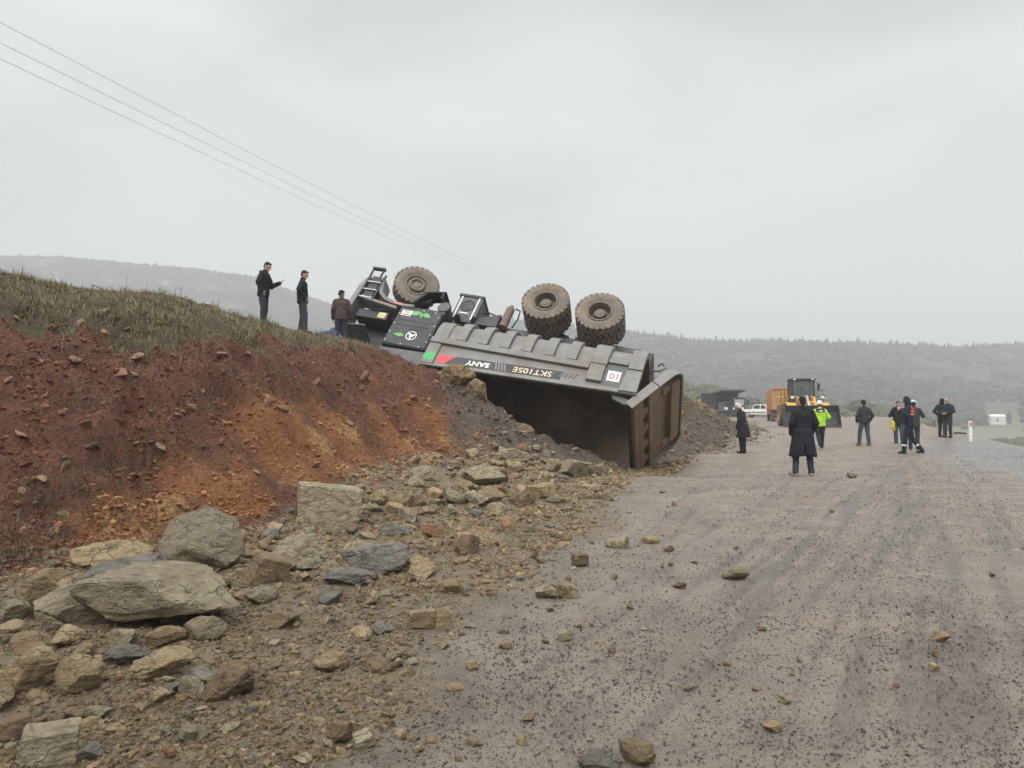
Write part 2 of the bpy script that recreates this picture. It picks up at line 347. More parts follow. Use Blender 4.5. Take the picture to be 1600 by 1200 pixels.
def Hbase(x, y):
    x = np.asarray(x, float); y = np.asarray(y, float)
    h = rbf(x, y)
    d = x - edgeR(y)
    h = h - np.maximum(0, 14 * (1 - np.exp(-np.maximum(0, d - .2) / 22))) + .12 * np.exp(-((d + .6) / .5) ** 2) * 0
    return h
def H(x, y):
    x = np.asarray(x, float); y = np.asarray(y, float)
    h = Hbase(x, y); a = maskA(x, y, h) * sst(70, 50, y)
    r = sst(.8, -.2, toe(y) - x) * sst(edgeL(y) + .8, edgeL(y) - 1.0, x) * sst(30, 20, y)
    cc = np.interp(y, [3, 9, 12.5, 16, 20, 22, 24, 30, 33, 38, 46], [2.5, 3.5, 3.7, 3.75, 3.55, 2.9, 2.3, 2.3, 1.6, .6, .3]); a = a * (1 - .72 * sst(.72, .97, h / np.maximum(.3, cc)))
    h = h + .26 * a * np.sin(2 * math.pi * np.clip(h / np.maximum(.3, cc) - .5, -.5, .5)) * sst(20, 16, y) * sst(6, 8, y)
    h = h - a * .16 * sst(6, 8, y) * sst(24, 18, y) * np.maximum(0, .22 - np.abs(fbm(x / 3.2, y / .75, o=3, s=37))) / .22 * sst(.1, .35, h / np.maximum(.3, cc))
    h = h + a * .10 * sst(6, 8, y) * sst(24, 18, y) * np.sin(2 * math.pi * (3.3 * h / np.maximum(.3, cc) + 1.1 * fbm(x / 1.5, y / 1.5, o=3, s=35))) * (.4 + 1.2 * np.clip(fbm(x / 1.1, y / 1.1, o=2, s=36) + .3, 0, 1))
    h = h + a * (.26 * fbm(x / 1.6, y / 1.6, o=3, s=1) + .15 * fbm(x / .55, y / .55, o=4, s=5) - .17 * np.abs(fbm(x / .36, y / .42, o=4, s=21)) + .05 * fbm(x / .16, y / .2, o=3, s=23) - .10 * np.maximum(0, fbm(x / .8, y / 1.4, o=3, s=29) - .1))
    h = h + r * (.10 * fbm(x / 1.1, y / 1.1, o=3, s=7) + .035 * fbm(x / .25, y / .25, o=3, s=8))
    rd = (1 - a) * (1 - r)
    h = h + rd * (.03 * fbm(x / 2.5, y / 2.5, o=3, s=11) + .008 * fbm(x / .3, y / .3, o=3, s=12))
    f = sst(112, 150, y)
    return h * (1 - f) + Hfar(x, y) * f
def Hs(x, y): return float(H(np.array([x]), np.array([y]))[0])
def hit(px, py, y0=2.0, y1=90):
    r = ray(px, py); ys = np.concatenate([np.arange(y0, 30, .03), np.arange(30, y1, .15)]); s = ys / r[1]
    X = r[0] * s; Z = CAMZ + r[2] * s; d = Z - H(X, ys); k = np.argmax(d < 0) if (d < 0).any() else len(ys) - 1
    return np.array([X[k], ys[k], H(X[k:k + 1], ys[k:k + 1])[0]])
rows = [-6.0]
while rows[-1] < 150: rows.append(rows[-1] + (.3 if rows[-1] < 1.2 else max(.028, (.0045 if 5 < rows[-1] < 24 else .0062) * rows[-1])))
rows = np.array(rows); NC = 900
uu = np.linspace(-1.3, 1.2, NC); YY = np.repeat(rows[:, None], NC, 1); XX = uu[None, :] * (np.maximum(YY, 0) + 6)
ZZ = H(XX, YY)
gx = XX.ravel(); gy = YY.ravel(); gz = ZZ.ravel()
nr = len(rows); ii = np.arange(nr * NC).reshape(nr, NC)
quads = np.stack([ii[:-1, :-1], ii[:-1, 1:], ii[1:, 1:], ii[1:, :-1]], -1).reshape(-1, 4)
# colour masks (what the ground is made of)
hb = Hbase(gx, gy); ins = maskA(gx, gy, hb) * sst(70, 50, gy)
crest = np.interp(gy, [3, 9, 12.5, 16, 20, 22, 24, 30, 33, 38, 46], [2.5, 3.5, 3.7, 3.75, 3.55, 2.9, 2.3, 2.3, 1.6, .6, .3])
nz = fbm(gx / .9, gy / .9, o=5, s=31)
relh = hb / np.maximum(.3, crest)
gedge = np.interp(gy, [6, 8, 10, 12, 14, 16, 18, 20, 24], [.72, .70, .68, .66, .66, .74, .80, .86, .95])
m_grass = ins * sst(-.10, .14, relh - gedge + .16 * nz) * sst(26, 23, gy)
m_grass = np.maximum(m_grass, ins * sst(25, 28, gy) * sst(-.2, .1, relh - .72 + .15 * nz) * sst(46, 40, gy))
m_grass = np.maximum(m_grass, sst(.3, 2.0, gx - edgeR(gy) + nz) * .85)
behind = ins * sst(1.0, 3.0, toe(gy) - gx - 6.5)
m_grass = np.maximum(m_grass, behind * .9)
m_rub = (1 - ins) * sst(.9, -.5, gx - edgeL(gy) + .65 * nz) * sst(32, 22, gy)
m_pile = ins * sst(-3.2, -.2, gx + .12 * (gy - 20) + .5 * nz) * sst(15, 19, gy) 
m_pile = np.maximum(m_pile, ins * sst(22, 25, gy))
ORP = []
m_or = np.zeros_like(gx); m_ye = np.zeros_like(gx)
for px, py, s_ in [(470, 690, .8), (540, 690, .8), (620, 690, .8), (690, 690, .9), (420, 700, .6), (730, 690, .6), (560, 740, .8), (660, 715, .8), (210, 800, .45), (260, 800, .4), (180, 840, .5), (480, 745, .5), (380, 780, .6), (300, 760, .5)]:
    p = hit(px, py); ORP.append((p[0], p[1], s_)); m_or = np.maximum(m_or, np.exp(-(((gx - p[0]) ** 2 + (gy - p[1]) ** 2) / s_ ** 2)))
for px, py, s_ in [(500, 685, .35), (545, 680, .28), (455, 752, .22), (590, 742, .22), (610, 738, .16), (250, 790, .26), (235, 800, .22), (275, 785, .16), (700, 690, .3), (640, 690, .25), (200, 830, .3)]:
    p = hit(px, py); m_ye = np.maximum(m_ye, np.exp(-(((gx - p[0]) ** 2 + (gy - p[1]) ** 2) / s_ ** 2)))
m_or *= ins; m_ye *= ins
# tracks and the wet tarmac showing through on the right side of the road
def lane(x0, y0, x1, y1, wd):
    cx = x0 + (gy - y0) * (x1 - x0) / (y1 - y0); return np.exp(-((gx - cx + .25 * fbm(gy / 6, gx * 0, o=2, s=41)) / wd) ** 2)
road_in = sst(-.3, .8, gx - edgeL(gy)) * (1 - m_rub) * (1 - ins)
trk = np.zeros_like(gx)
for x0, y0, x1, y1, st_ in ((1.3, 5.26, 11.3, 22.6, 1), (2.98, 5.26, 8.0, 15.4, 1), (2.2, 4.6, 6.6, 13.5, .8), (.2, 5, 8.5, 22, .6), (4.6, 5.26, 11, 16, .6), (-.1, 4.5, 5.5, 20, .45), (.85, 5.26, 10.4, 22.6, .5), (3.6, 5.26, 9.3, 15.4, .7), (1.9, 5.2, 12.4, 22.6, .6)):
    for dx_ in (-.16, .16): trk = np.maximum(trk, st_ * lane(x0 + dx_, y0, x1 + dx_, y1, .085))
    trk = np.maximum(trk, st_ * .45 * lane(x0, y0, x1, y1, .32))
m_trk = np.clip(1.25 * trk * (.75 + 1.5 * fbm((gx - .54 * gy) / .22, (gy + .54 * gx) / 3.5, o=4, s=44)) + .9 * np.maximum(0, fbm((gx - .54 * gy) / .34, (gy + .54 * gx) / 7, o=3, s=47) - .12) * sst(.8, 2.5, gx - edgeL(gy)), 0, 1) * road_in * sst(3, 4, gy) * sst(30, 16, gy) * (.62 + .38 * sst(4.5, 8.5, gy))
m_asp = road_in * sst(5.8, 1.2, edgeR(gy) - gx + 1.8 * nz) * sst(40, 24, gy) * sst(-.6, .1, edgeR(gy) - gx + .3 * nz)
gz = gz - .022 * m_trk
attrs = dict(m_grass=m_grass, m_bank=ins, m_rub=m_rub, m_pile=m_pile, m_or=m_or, m_ye=m_ye, m_trk=m_trk, m_asp=m_asp)
def groundmat():
    m, nt, b = newmat('earth_and_mud'); g = N(nt, 'ShaderNodeNewGeometry'); v = g.outputs['Position']
    A = lambda n: N(nt, 'ShaderNodeAttribute', attribute_name=n).outputs['Fac']
    n1 = noi(nt, 1.3, 8, .6, v); n2 = noi(nt, 7, 8, .65, v, .3); n3 = noi(nt, 45, 6, .7, v); n4 = noi(nt, 170, 3, .7, v); nb = noi(nt, 22, 6, .68, v, .5)
    def fuzz(a, amt=.7, lo=.35, hi=.65): # mask made ragged by noise
        return mr(nt, mul(nt, a, mul(nt, mul(nt, n2, -.5, 'ADD'), amt), 'ADD'), lo, hi)
    mud = mixc(nt, mr(nt, n1, .38, .62), (.148, .120, .092), (.228, .190, .150))
    mud = mixc(nt, mr(nt, n2, .45, .7, 0, .5), mud, (.27, .215, .165))
    mud = mixc(nt, mul(nt, mr(nt, noi(nt, .55, 5, .6, v), .56, .68), mr(nt, n2, .4, .6, .2, .7)), mud, (.27, .175, .105))
    mud = mixc(nt, mr(nt, n4, .52, .62, 0, .8), mud, (.06, .05, .043)); mud = mixc(nt, mr(nt, noi(nt, 95, 4, .7, v), .56, .66, 0, .6), mud, (.31, .27, .225)); mud = mixc(nt, mul(nt, mr(nt, noi(nt, 62, 2, .5, v), .60, .66), mr(nt, n2, .4, .6, .35, .95)), mud, (.05, .042, .037)); mud = mixc(nt, mr(nt, noi(nt, 28, 2, .5, v), .66, .70, 0, .85), mud, (.065, .052, .044))
    mud = mixc(nt, mr(nt, n3, .56, .70, 0, .6), mud, (.11, .088, .074))
    mud = mixc(nt, mul(nt, fuzz(A('m_trk'), .9,   .22, .85), .66), mud, (.082, .071, .063))
    mud = mixc(nt, mul(nt, fuzz(A('m_asp'), .9, .2, .8), .8), mud, mixc(nt, mr(nt, n3, .4, .65), (.165, .162, .165), (.10, .10, .104)))
    rub = mixc(nt, mr(nt, n2, .38, .62), (.182, .134, .080), (.29, .222, .138))
    rub = mixc(nt, mr(nt, n3, .48, .66, 0, .8), rub, (.12, .092, .066)); rub = mixc(nt, mr(nt, n4, .55, .7, 0, .7), rub, (.32, .265, .19))
    red = mixc(nt, mr(nt, n1, .36, .64), (.145, .050, .025), (.32, .116, .052))
    red = mixc(nt, mr(nt, n2, .42, .62, 0, .75), red, (.135, .063, .035)); red = mixc(nt, mr(nt, nb, .50, .62, 0, .85), red, (.05, .022, .016)); red = mixc(nt, mr(nt, nb, .47, .36, 0, .6), red, (.215, .095, .06)); red = mixc(nt, mr(nt, n4, .55, .66, 0, .5), red, (.045, .02, .015))
    red = mixc(nt, mr(nt, n3, .58, .74, 0, .55), red, (.27, .135, .085))
    red = mixc(nt, mul(nt, fuzz(A('m_or'), 1.05, .22, .85), .95), red, mixc(nt, mr(nt, nb, .4, .62), (.25, .092, .030), (.46, .195, .062)))
    red = mixc(nt, mul(nt, mul(nt, fuzz(A('m_ye'), 1.7, .35, .8), mr(nt, n2, .42, .56)), .9), red, mixc(nt, mr(nt, nb, .4, .62), (.36, .18, .06), (.58, .40, .19)))
    pil = mixc(nt, mr(nt, n2, .38, .62), (.11, .08, .062), (.20, .150, .115)); pil = mixc(nt, mr(nt, n3, .5, .68, 0, .7), pil, (.21, .155, .115))
    red = mixc(nt, fuzz(A('m_pile')), red, pil)
    gra = mixc(nt, mr(nt, n1, .4, .6), (.115, .092, .05), (.175, .14, .075)); gra = mixc(nt, mr(nt, n3, .45, .65, 0, .7), gra, (.06, .047, .025))
    col = mixc(nt, fuzz(A('m_rub')), mud, rub); col = mixc(nt, fuzz(A('m_bank'), .5), col, red); col = mixc(nt, fuzz(A('m_grass'), .9), col, gra)
    nt.links.new(col, b.inputs['Base Color'])
    rr = mr(nt, n2, .35, .65, .42, .80); rr2 = mul(nt, A('m_asp'), mr(nt, n2, .4, .6, .5, .28)); rg = mul(nt, mul(nt, rr, rr2, 'SUBTRACT'), mul(nt, A('m_trk'), .22), 'SUBTRACT')
    nt.links.new(rg, b.inputs['Roughness']); b.inputs['Specular IOR Level'].default_value = .5
    rgx = N(nt, 'ShaderNodeMath', operation='MAXIMUM'); nt.links.new(rg, rgx.inputs[0]); nt.links.new(mul(nt, A('m_bank'), .85), rgx.inputs[1]); nt.links.new(rgx.outputs[0], b.inputs['Roughness'])
    h = mul(nt, mul(nt, nb, 1.0), mul(nt, n3, .55), 'ADD'); h = mul(nt, h, mul(nt, n4, .2), 'ADD')
    roadish = mul(nt, mul(nt, A('m_bank'), mul(nt, A('m_rub'), .45), 'MAXIMUM'), .13); 
    hh = mul(nt, h, mul(nt, roadish, .022, 'ADD')); bump(nt, b, hh, 1.0, 1.0)
    return m
GM = groundmat()
fc = quads.reshape(-1, 4); fx = gx[fc].mean(1); fy = gy[fc].mean(1); fin = ins[fc].mean(1)
is_bank = (fin > .35) & (fy < 48) & (fy > -6) & (fx > -26)
is_road = ~is_bank & (fx > edgeL(fy)) & (fx < edgeR(fy)) & (fy < 118)
for nm, sel in (('embankment', is_bank), ('road', is_road), ('ground', ~is_bank & ~is_road)):
    q = quads[sel]; u_, inv = np.unique(q, return_inverse=True)
    me = np_mesh(nm, np.c_[gx, gy, gz][u_], inv.reshape(-1, 4), True, {k: v[u_] for k, v in attrs.items()})
    tag(link(nm, me, GM), None, kind='structure')

# far terrain: valley floor and hills
fr = 140 * (4300 / 140) ** np.linspace(0, 1, 260); NF = 520; fu = np.linspace(-1.75, 1.6, NF)
FY = np.repeat(fr[:, None], NF, 1); FX = fu[None, :] * FY; f_ = sst(135, 150, FY)
FZ = Hfar(FX, FY) - 1.0 * (1 - f_)
def hillmat():
    m, nt, b = newmat('far_hillside'); g = N(nt, 'ShaderNodeNewGeometry'); v = g.outputs['Position']
    n1 = noi(nt, .006, 6, .6, v); n2 = noi(nt, .03, 7, .65, v); n3 = noi(nt, .12, 5, .7, v)
    sx = N(nt, 'ShaderNodeSeparateXYZ'); nt.links.new(v, sx.inputs[0])
    scrub = mixc(nt, mr(nt, n2, .4, .6), (.045, .045, .042), (.085, .08, .068)); scrub = mixc(nt, mr(nt, n3, .5, .62, 0, .7), scrub, (.028, .03, .026))
    rockm = mul(nt, mr(nt, n2, .55, .66), mr(nt, sx.outputs['X'], -150, -450, 0, 1))
    scrub = mixc(nt, mul(nt, rockm, mr(nt, n3, .42, .58)), scrub, (.30, .29, .27))
    field = mixc(nt, mr(nt, n1, .42, .58), (.125, .145, .085), (.20, .20, .13)); field = mixc(nt, mr(nt, n2, .52, .66, 0, .6), field, (.05, .065, .035))
    low = mr(nt, sx.outputs['Z'], -16, 8, 1, 0)
    nt.links.new(mixc(nt, low, scrub, field), b.inputs['Base Color']); b.inputs['Roughness'].default_value = .95; b.inputs['Specular IOR Level'].default_value = .1
    return m
fi = np.arange(260 * NF).reshape(260, NF); fq = np.stack([fi[:-1, :-1], fi[:-1, 1:], fi[1:, 1:], fi[1:, :-1]], -1).reshape(-1, 4)
tag(link('hills', np_mesh('hills', np.c_[FX.ravel(), FY.ravel(), FZ.ravel()], fq, True), hillmat()), None, kind='structure')

# ------------------------------------------------------------------ rocks
def ico(sub):
    bm = bmesh.new(); bmesh.ops.create_icosphere(bm, subdivisions=sub, radius=1); bm.verts.ensure_lookup_table()
    V = np.array([v.co[:] for v in bm.verts]); Fs = np.array([[v.index for v in f.verts] for f in bm.faces]); bm.free(); return V, Fs
ICO = {k: ico(k) for k in (1, 3, 4, 5)}
def rockshape(seed, sub=4, planes=14, rough=.05, soft=.0, flat=False, boxy=False):
    r = np.random.default_rng(seed); V, Fs = ICO[sub]
    n = r.normal(size=(planes, 3)); n /= np.linalg.norm(n, axis=1)[:, None]; hgt = r.uniform(.62, 1.0, planes)
    if boxy: n = np.r_[n * 1.0, np.r_[np.eye(3), -np.eye(3)] + r.normal(0, .13, (6, 3))]; n /= np.linalg.norm(n, axis=1)[:, None]; hgt = np.r_[hgt * .1 + 1.0, r.uniform(.66, .78, 6)]
    if flat: n = np.r_[n, [[.08, .05, 1]], [[.1, -.1, -1]]]; n /= np.linalg.norm(n, axis=1)[:, None]; hgt = np.r_[hgt, .55, .6]
    d = V @ n.T; rr = np.where(d > .05, hgt / np.maximum(d, .05), 9).min(1); rr = np.minimum(rr, 1.35)
    if soft: rr = rr * (1 - soft) + soft * .95
    P = V * rr[:, None]; o = r.uniform(-50, 50, 3)
    nz_ = fbm(P[:, 0] * 1.7 + o[0], P[:, 1] * 1.7 + o[1], P[:, 2] * 2.6 + o[2], o=4 if sub > 3 else 2, s=seed % 97)
    ridge = -np.abs(noise(P[:, 0] * 2.2 + o[1], P[:, 1] * 2.2 + o[2], P[:, 2] * 4 + o[0], s=seed % 31))
    fine = noise(P[:, 0] * 7 + o[2], P[:, 1] * 7 + o[0], P[:, 2] * 12 + o[1], s=seed % 53) if sub > 3 else 0
    P = P * (1 + rough * 1.6 * nz_ + rough * 1.3 * ridge + rough * .6 * fine)[:, None]
    lo = P.min(0); hi = P.max(0); return (P - (lo + hi) / 2) / ((hi - lo) / 2), Fs
ROCKPOS = []
def boulder(px, py, wpx, hpx, kind, label, seed, dr=.8, rz=None, tilt=(0, 0), rough=.06, soft=.08, planes=14, flat=False, sink=.16, sub=5, name='boulder', lift=0, group=None, cat='boulder', boxy=False):
    G = hit(px, py); s = G[1] / FPX; wd = wpx * s * 1.04; dep = dr * wd; phi = math.atan2(CAMZ - G[2], G[1])
    ht = max(.32 * wd if not flat else .1, (hpx * s - dep * .7 * math.sin(max(0, phi))) / math.cos(phi)) * (1.1 + sink)
    P, Fs = rockshape(seed, sub, planes, rough, soft, flat, boxy)
    P = P @ R3(tilt[0], tilt[1], 0).T * 1.0
    lo = P.min(0); hi = P.max(0); P = (P - (lo + hi) / 2) / ((hi - lo) / 2) * np.array([wd, dep, ht]) / 2
    dirv = ray(px, py)[:2]; dirv = dirv / np.linalg.norm(dirv); c = G[:2] + dirv * dep * .42
    az = -math.atan2(dirv[0], dirv[1]) + (rz or 0)
    P[:, 2] += ht / 2
    o = link(name, np_mesh(name, P, Fs, True, sharp=20), RM[kind]); o.location = (c[0], c[1], min(G[2], Hs(c[0], c[1])) - sink * ht + lift); o.rotation_euler = (0, 0, az)
    ROCKPOS.append((c[0], c[1], max(wd, dep) / 2)); return tag(o, label, cat, group)
B = boulder
B(252, 985, 238, 100, 'grey', 'huge flat pale grey slab, largest of the rocks, lying tilted in the rubble', 101, .78, -.12, (.12, -.13), .035, 0, 9, True, .02, lift=.05)
B(313, 897, 120, 108, 'grey', 'big rounded grey boulder with a dark broken face just behind the huge flat slab', 102, .9, .2, (0, .1), .04, .3, 9)
B(513, 830, 100, 76, 'grey', 'squarish grey boulder standing alone against the foot of the red bank', 103, .75, .1, (0, .06), .035, 0, 8, boxy=True)
B(178, 895, 124, 52, 'tan', 'low tan boulder at the foot of the bank left of the big rounded boulder', 104, .6, .1, (0, -.12), .05, .05, 10)
B(195, 925, 140, 44, 'blue', 'dark bluish slab wedged between the low tan boulder and the huge flat slab', 105, .5, .25, (.3, -.1), .05, 0, 10)
B(128, 985, 128, 72, 'grey', 'long leaning grey rock on the left flank of the huge flat slab', 106, .5, .35, (0, -.35), .06, 0, 11)
B(66, 948, 74, 60, 'tan', 'pointed tan rock at the left foot of the bank', 107, .8, .1, (0, -.3), .05, 0, 9)
B(103, 944, 34, 42, 'tan', 'small upright tan rock leaning on the pointed tan rock', 108, .8)
B(470, 893, 112, 64, 'grey', 'wide cracked grey boulder between the brown block and the bluish boulder', 109, .6, -.1, (.1, 0), .07, 0, 13)
B(422, 914, 78, 52, 'brown', 'brown angular block right of the big rounded boulder', 110, .8, .3, (.1, .2), .03, 0, 8, boxy=True)
B(588, 902, 106, 52, 'blue', 'blue grey boulder with a tan shoulder at the centre of the rubble', 111, .7, 0, (0, .15), .05, .05, 11)
B(546, 918, 76, 30, 'blue', 'low dark bluish rock just in front of the blue grey boulder', 112, .5, -.2, (0, 0), .09, 0, 12)
B(38, 1090, 92, 78, 'tan', 'large blunt tan boulder cut by the left edge of the photo', 113, .8, 0, (0, .2), .05, .15, 10)
B(126, 1090, 70, 66, 'tan', 'rounded yellowish boulder beside the large blunt tan boulder', 114, .8, 0, (0, .1), .04, .35, 10)
B(254, 1062, 88, 52, 'tan', 'pale tan boulder lying below the front edge of the huge flat slab', 115, .8, -.1, (.2, -.2), .05, .1, 9)
B(356, 1100, 80, 62, 'brown', 'single brownish boulder lying on bare gravel right of the pale tan boulder', 116, .8, .2, (0, -.25), .05, .15, 9)
B(75, 1204, 88, 70, 'grey', 'blocky grey boulder in the bottom left corner', 117, .8, 0, (.1, 0), .05, .05, 9, boxy=True)
B(136, 1196, 44, 32, 'blue', 'smaller bluish rock touching the blocky corner boulder', 118)
B(22, 1160, 60, 30, 'brown', 'thin brown slab near the bottom left corner', 119, .7, .3, (0, -.3), .05, 0, 9, True)
B(198, 1044, 64, 34, 'blue', 'dark oblong rock between the yellowish boulder and the pale tan boulder', 120, .6, .1, (0, 0), .06, .15)
B(262, 1009, 62, 30, 'brown', 'brown wedge tucked under the front edge of the huge flat slab', 121, .6, .2, (0, -.2))
B(322, 1004, 60, 42, 'grey', 'grey wedge leaning at the right front corner of the huge flat slab', 122, .7, 0, (0, -.35), .05, 0, 8)
B(52, 1025, 64, 40, 'brown', 'reddish brown rock above the large blunt tan boulder', 123, .8)
B(108, 1012, 48, 36, 'tan', 'squat tan rock beside the reddish brown rock on the left', 124, .8)
B(518, 1053, 58, 34, 'tan', 'oval tan rock lying alone on gravel below the centre of the rubble', 125, .7, 0, (0, 0), .05, .35)
B(531, 1168, 40, 38, 'brown', 'upright reddish rock at the bottom edge, left of the muddy road', 126, .8, 0, (0, .1), .04, 0, 7)
B(570, 1173, 36, 28, 'grey', 'grey wedge shaped rock right beside the upright reddish rock', 127, .8, .3, (0, -.3), .04, 0, 7, boxy=True)
B(756, 760, 66, 34, 'grey', 'grey boulder high on the rubble slope below the truck bed', 128, .8, .2, (0, .1), .05, .05, 9)
B(854, 938, 36, 24, 'grey', 'left half of a split grey rock at the edge of the muddy road', 129, .9, 0, (0, 0), .04, 0, 8)
B(886, 936, 34, 26, 'tan', 'right half of a split rock at the edge of the muddy road, paler', 130, .9, 0, (0, 0), .04, 0, 8)
B(964, 857, 38, 21, 'grey', 'pale flat topped stone alone on the road left side below the truck tailgate', 131, .8, 0, (0, .1), .03, 0, 8)
B(1150, 906, 42, 23, 'grey', 'dark grey stone alone in the middle of the muddy road', 132, .8, 0, (0, 0), .04, .15, 9)
B(906, 886, 24, 21, 'brown', 'dark brown cube shaped stone at the edge of the road', 133, .9, .4, (0, 0), .03, 0, 7, boxy=True)
B(661, 985, 44, 32, 'tan', 'left block of a cracked tan rock at the rubble edge', 134, .7, .1, (0, 0), .03, 0, 8, boxy=True)
B(693, 986, 26, 36, 'tan', 'narrow right block of a cracked tan rock at the rubble edge', 135, .8, .1, (0, 0), .03, 0, 8, boxy=True)
B(935, 1203, 64, 33, 'blue', 'blue grey stone cut by the bottom edge of the photo', 136, .7, 0, (0, 0), .07, 0, 11)
B(995, 1203, 58, 25, 'tan', 'flat tan stone beside the blue grey stone at the bottom edge', 137, .7, -.1, (0, -.2), .04, 0, 9, True)
B(1469, 1003, 27, 17, 'tan', 'yellowish stone lying in the wet wheel tracks on the right', 138, .8, 0, (0, 0), .04, .1, 9)
B(1017, 850, 30, 13, 'tan', 'low tan stone right of the pale flat topped stone', 139, .7)
B(1207, 1148, 30, 18, 'brown', 'dark brown stone near the bottom of the muddy road', 140, .8, 0, (0, 0), .04, 0, 8)
B(1331, 747, 15, 8, 'brown', 'small dark stone on the road behind the man in the long coat', 141, .8)
B(899, 747, 42, 29, 'grey', 'grey block lying just below the lower edge of the truck bed', 142, .8, .3, (0, .2), .03, 0, 8, boxy=True)
B(808, 722, 50, 22, 'grey', 'long grey rock on the slope under the open truck bed', 143, .6, -.2, (0, .2), .05, 0, 9)
B(846, 780, 50, 25, 'tan', 'long tan rock below the open truck bed', 144, .6, 0, (0, .1), .06, 0, 10)
B(794, 832, 23, 28, 'rust', 'bright rusty orange stone in the middle of the rubble', 145, .8, 0, (0, 0), .03, 0, 7)
B(678, 842, 42, 26, 'rust', 'dull orange rock in the rubble left of the bright orange stone', 146, .8, 0, (0, .2), .05, .1, 9)
B(630, 792, 34, 26, 'tan', 'yellowish rock right of the squarish grey boulder', 147, .8)
B(706, 930, 38, 26, 'tan', 'yellowish wedge in the rubble above the cracked tan rock', 148, .7, .3, (0, -.3), .04, 0, 8)
B(930, 745, 44, 22, 'grey', 'flat grey rock touching the foot of the truck tailgate', 149, .8)
B(712, 606, 62, 34, 'brown', 'clump of brown rock and soil wedged under the front of the truck bed', 150, .7, .2, (0, .2), .12, .1, 14, sink=.2)
B(742, 622, 40, 30, 'brown', 'smaller brown clod below the clump wedged under the truck bed', 151, .8, .2, (0, .2), .12, .1, 14, sink=.2)
B(818, 672, 34, 16, 'brown', 'brown rock halfway down the slope inside the mouth of the truck bed', 152, .7)
B(1044, 862, 20, 11, 'brown', 'dark stone on the road between the pale stone and the dark grey stone', 153, .8)
B(340, 925, 40, 30, 'brown', 'dull rock between the big rounded boulder and the brown block', 154, .8)
B(20, 975, 56, 44, 'grey', 'grey rock at the left edge below the pointed tan rock', 155, .8)
B(620, 838, 52, 24, 'blue', 'bluish rock on the rubble right of the squarish boulder', 156, .7)
B(560, 870, 46, 28, 'grey', 'grey rock behind the tan shoulder of the blue grey boulder', 157, .7)
B(385, 940, 34, 18, 'tan', 'tan chip at the right end of the huge flat slab', 158, .8)
B(440, 985, 56, 22, 'brown', 'low brown slab right of the huge flat slab', 159, .6, 0, (0, .1), .05, 0, 9, True)
B(650, 790, 26, 20, 'brown', 'dark rock behind the yellowish rock at the foot of the bank', 160, .8)
# many more stones, each an object; shapes are shared
PROTO = {}
def stone_proto(i, kind, sub):
    k = (i, kind, sub)
    if k not in PROTO:
        P, Fs = rockshape(500 + i * 7, sub, 7 + i % 6, .05, .08 * (i % 3), i % 5 == 0)
        me = np_mesh('stone', P, Fs, True, sharp=24); me.materials.append(RM[kind]); PROTO[k] = me
    return PROTO[k]
LBL = dict(tan='tan stone among the loose rubble between bank and road', grey='grey stone among the loose rubble between bank and road',
           blue='bluish stone among the loose rubble between bank and road', brown='brown stone among the loose rubble between bank and road', rust='orange stone among the loose rubble between bank and road')
def place_stone(G, size, kind, sub, label, group, name='stone', flat=1.0, tilt=None):
    me = stone_proto(random.randrange(12), kind, sub); o = bpy.data.objects.new(name, me); COL.objects.link(o)
    a = random.uniform(.75, 1.25); hgt = random.uniform(.5, .8) * flat
    o.scale = (size / 2 * a, size / 2 / a, size / 2 * hgt); o.location = (G[0], G[1], G[2] + size * hgt * .28)
    o.rotation_euler = (random.uniform(-.35, .35), random.uniform(-.35, .35), random.uniform(0, 6.28))
    if flat < 1: o.rotation_euler = (random.uniform(-.9, .9), random.uniform(-.9, .9), random.uniform(0, 6.28)); o.location.z -= size * hgt * .2
    return tag(o, label, 'stone', group)
nst = 0; tries = 0
while nst < 222 and tries < 3000:
    tries += 1
    py = random.uniform(720, 1195) if random.random() < .6 else random.uniform(700, 900); 
    lx = np.interp(py, [700, 730, 780, 830, 870, 915, 1200], [760, 690, 600, 420, 130, 0, 0]); rx = np.interp(py, [700, 760, 900, 1000, 1200], [880, 960, 840, 720, 560])
    px = lx + (rx - lx) * random.random() ** 1.1
    G = hit(px, py); spx = random.choice([13, 15, 17, 20, 23, 27, 32, 40, 46] if py < 900 else [14, 17, 20, 24, 30, 36, 44]) * (1 if px < rx - 90 else .6); size = spx * G[1] / FPX
    if any((G[0] - q[0]) ** 2 + (G[1] - q[1]) ** 2 < (q[2] * .8 + size * .35) ** 2 for q in ROCKPOS): continue
    kind = random.choices(['tan', 'grey', 'blue', 'brown', 'rust'], [5, 5, 2, 3, .5])[0]
    place_stone(G, size, kind, 4 if spx > 20 else 3, LBL[kind], 'loose %s stones of the rubble' % kind); ROCKPOS.append((G[0], G[1], size / 2)); nst += 1
for px, py, s_ in [(790, 1012, 20), (736, 1047, 22), (712, 1078, 24), (620, 1045, 18), (825, 1125, 20), (745, 1165, 20), (675, 1160, 18), (882, 998, 26), (1061, 918, 20), (985, 950, 14), (1330, 745, 0), (1226, 1098, 22), (1075, 1076, 16), (955, 1020, 14), (1190, 985, 12),
                   (1150, 858, 9), (1035, 770, 12), (1300, 800, 8), (1420, 960, 10), (1460, 1024, 14), (1458, 1045, 16), (1135, 1040, 14), (1250, 1035, 10), (960, 905, 12), (1055, 790, 10), (905, 980, 12), (1400, 1075, 10), (1550, 900, 9), (1085, 880, 10), (790, 965, 16), (1238, 1055, 10), (1010, 985, 12), (1180, 1080, 10)]:
    if s_: 
        G = hit(px, py); k = random.choice(['brown', 'grey', 'tan', 'brown']); place_stone(G, s_ * G[1] / FPX, k, 3, '%s stone lying loose on the muddy road surface' % k, 'loose %s stones on the road' % k)
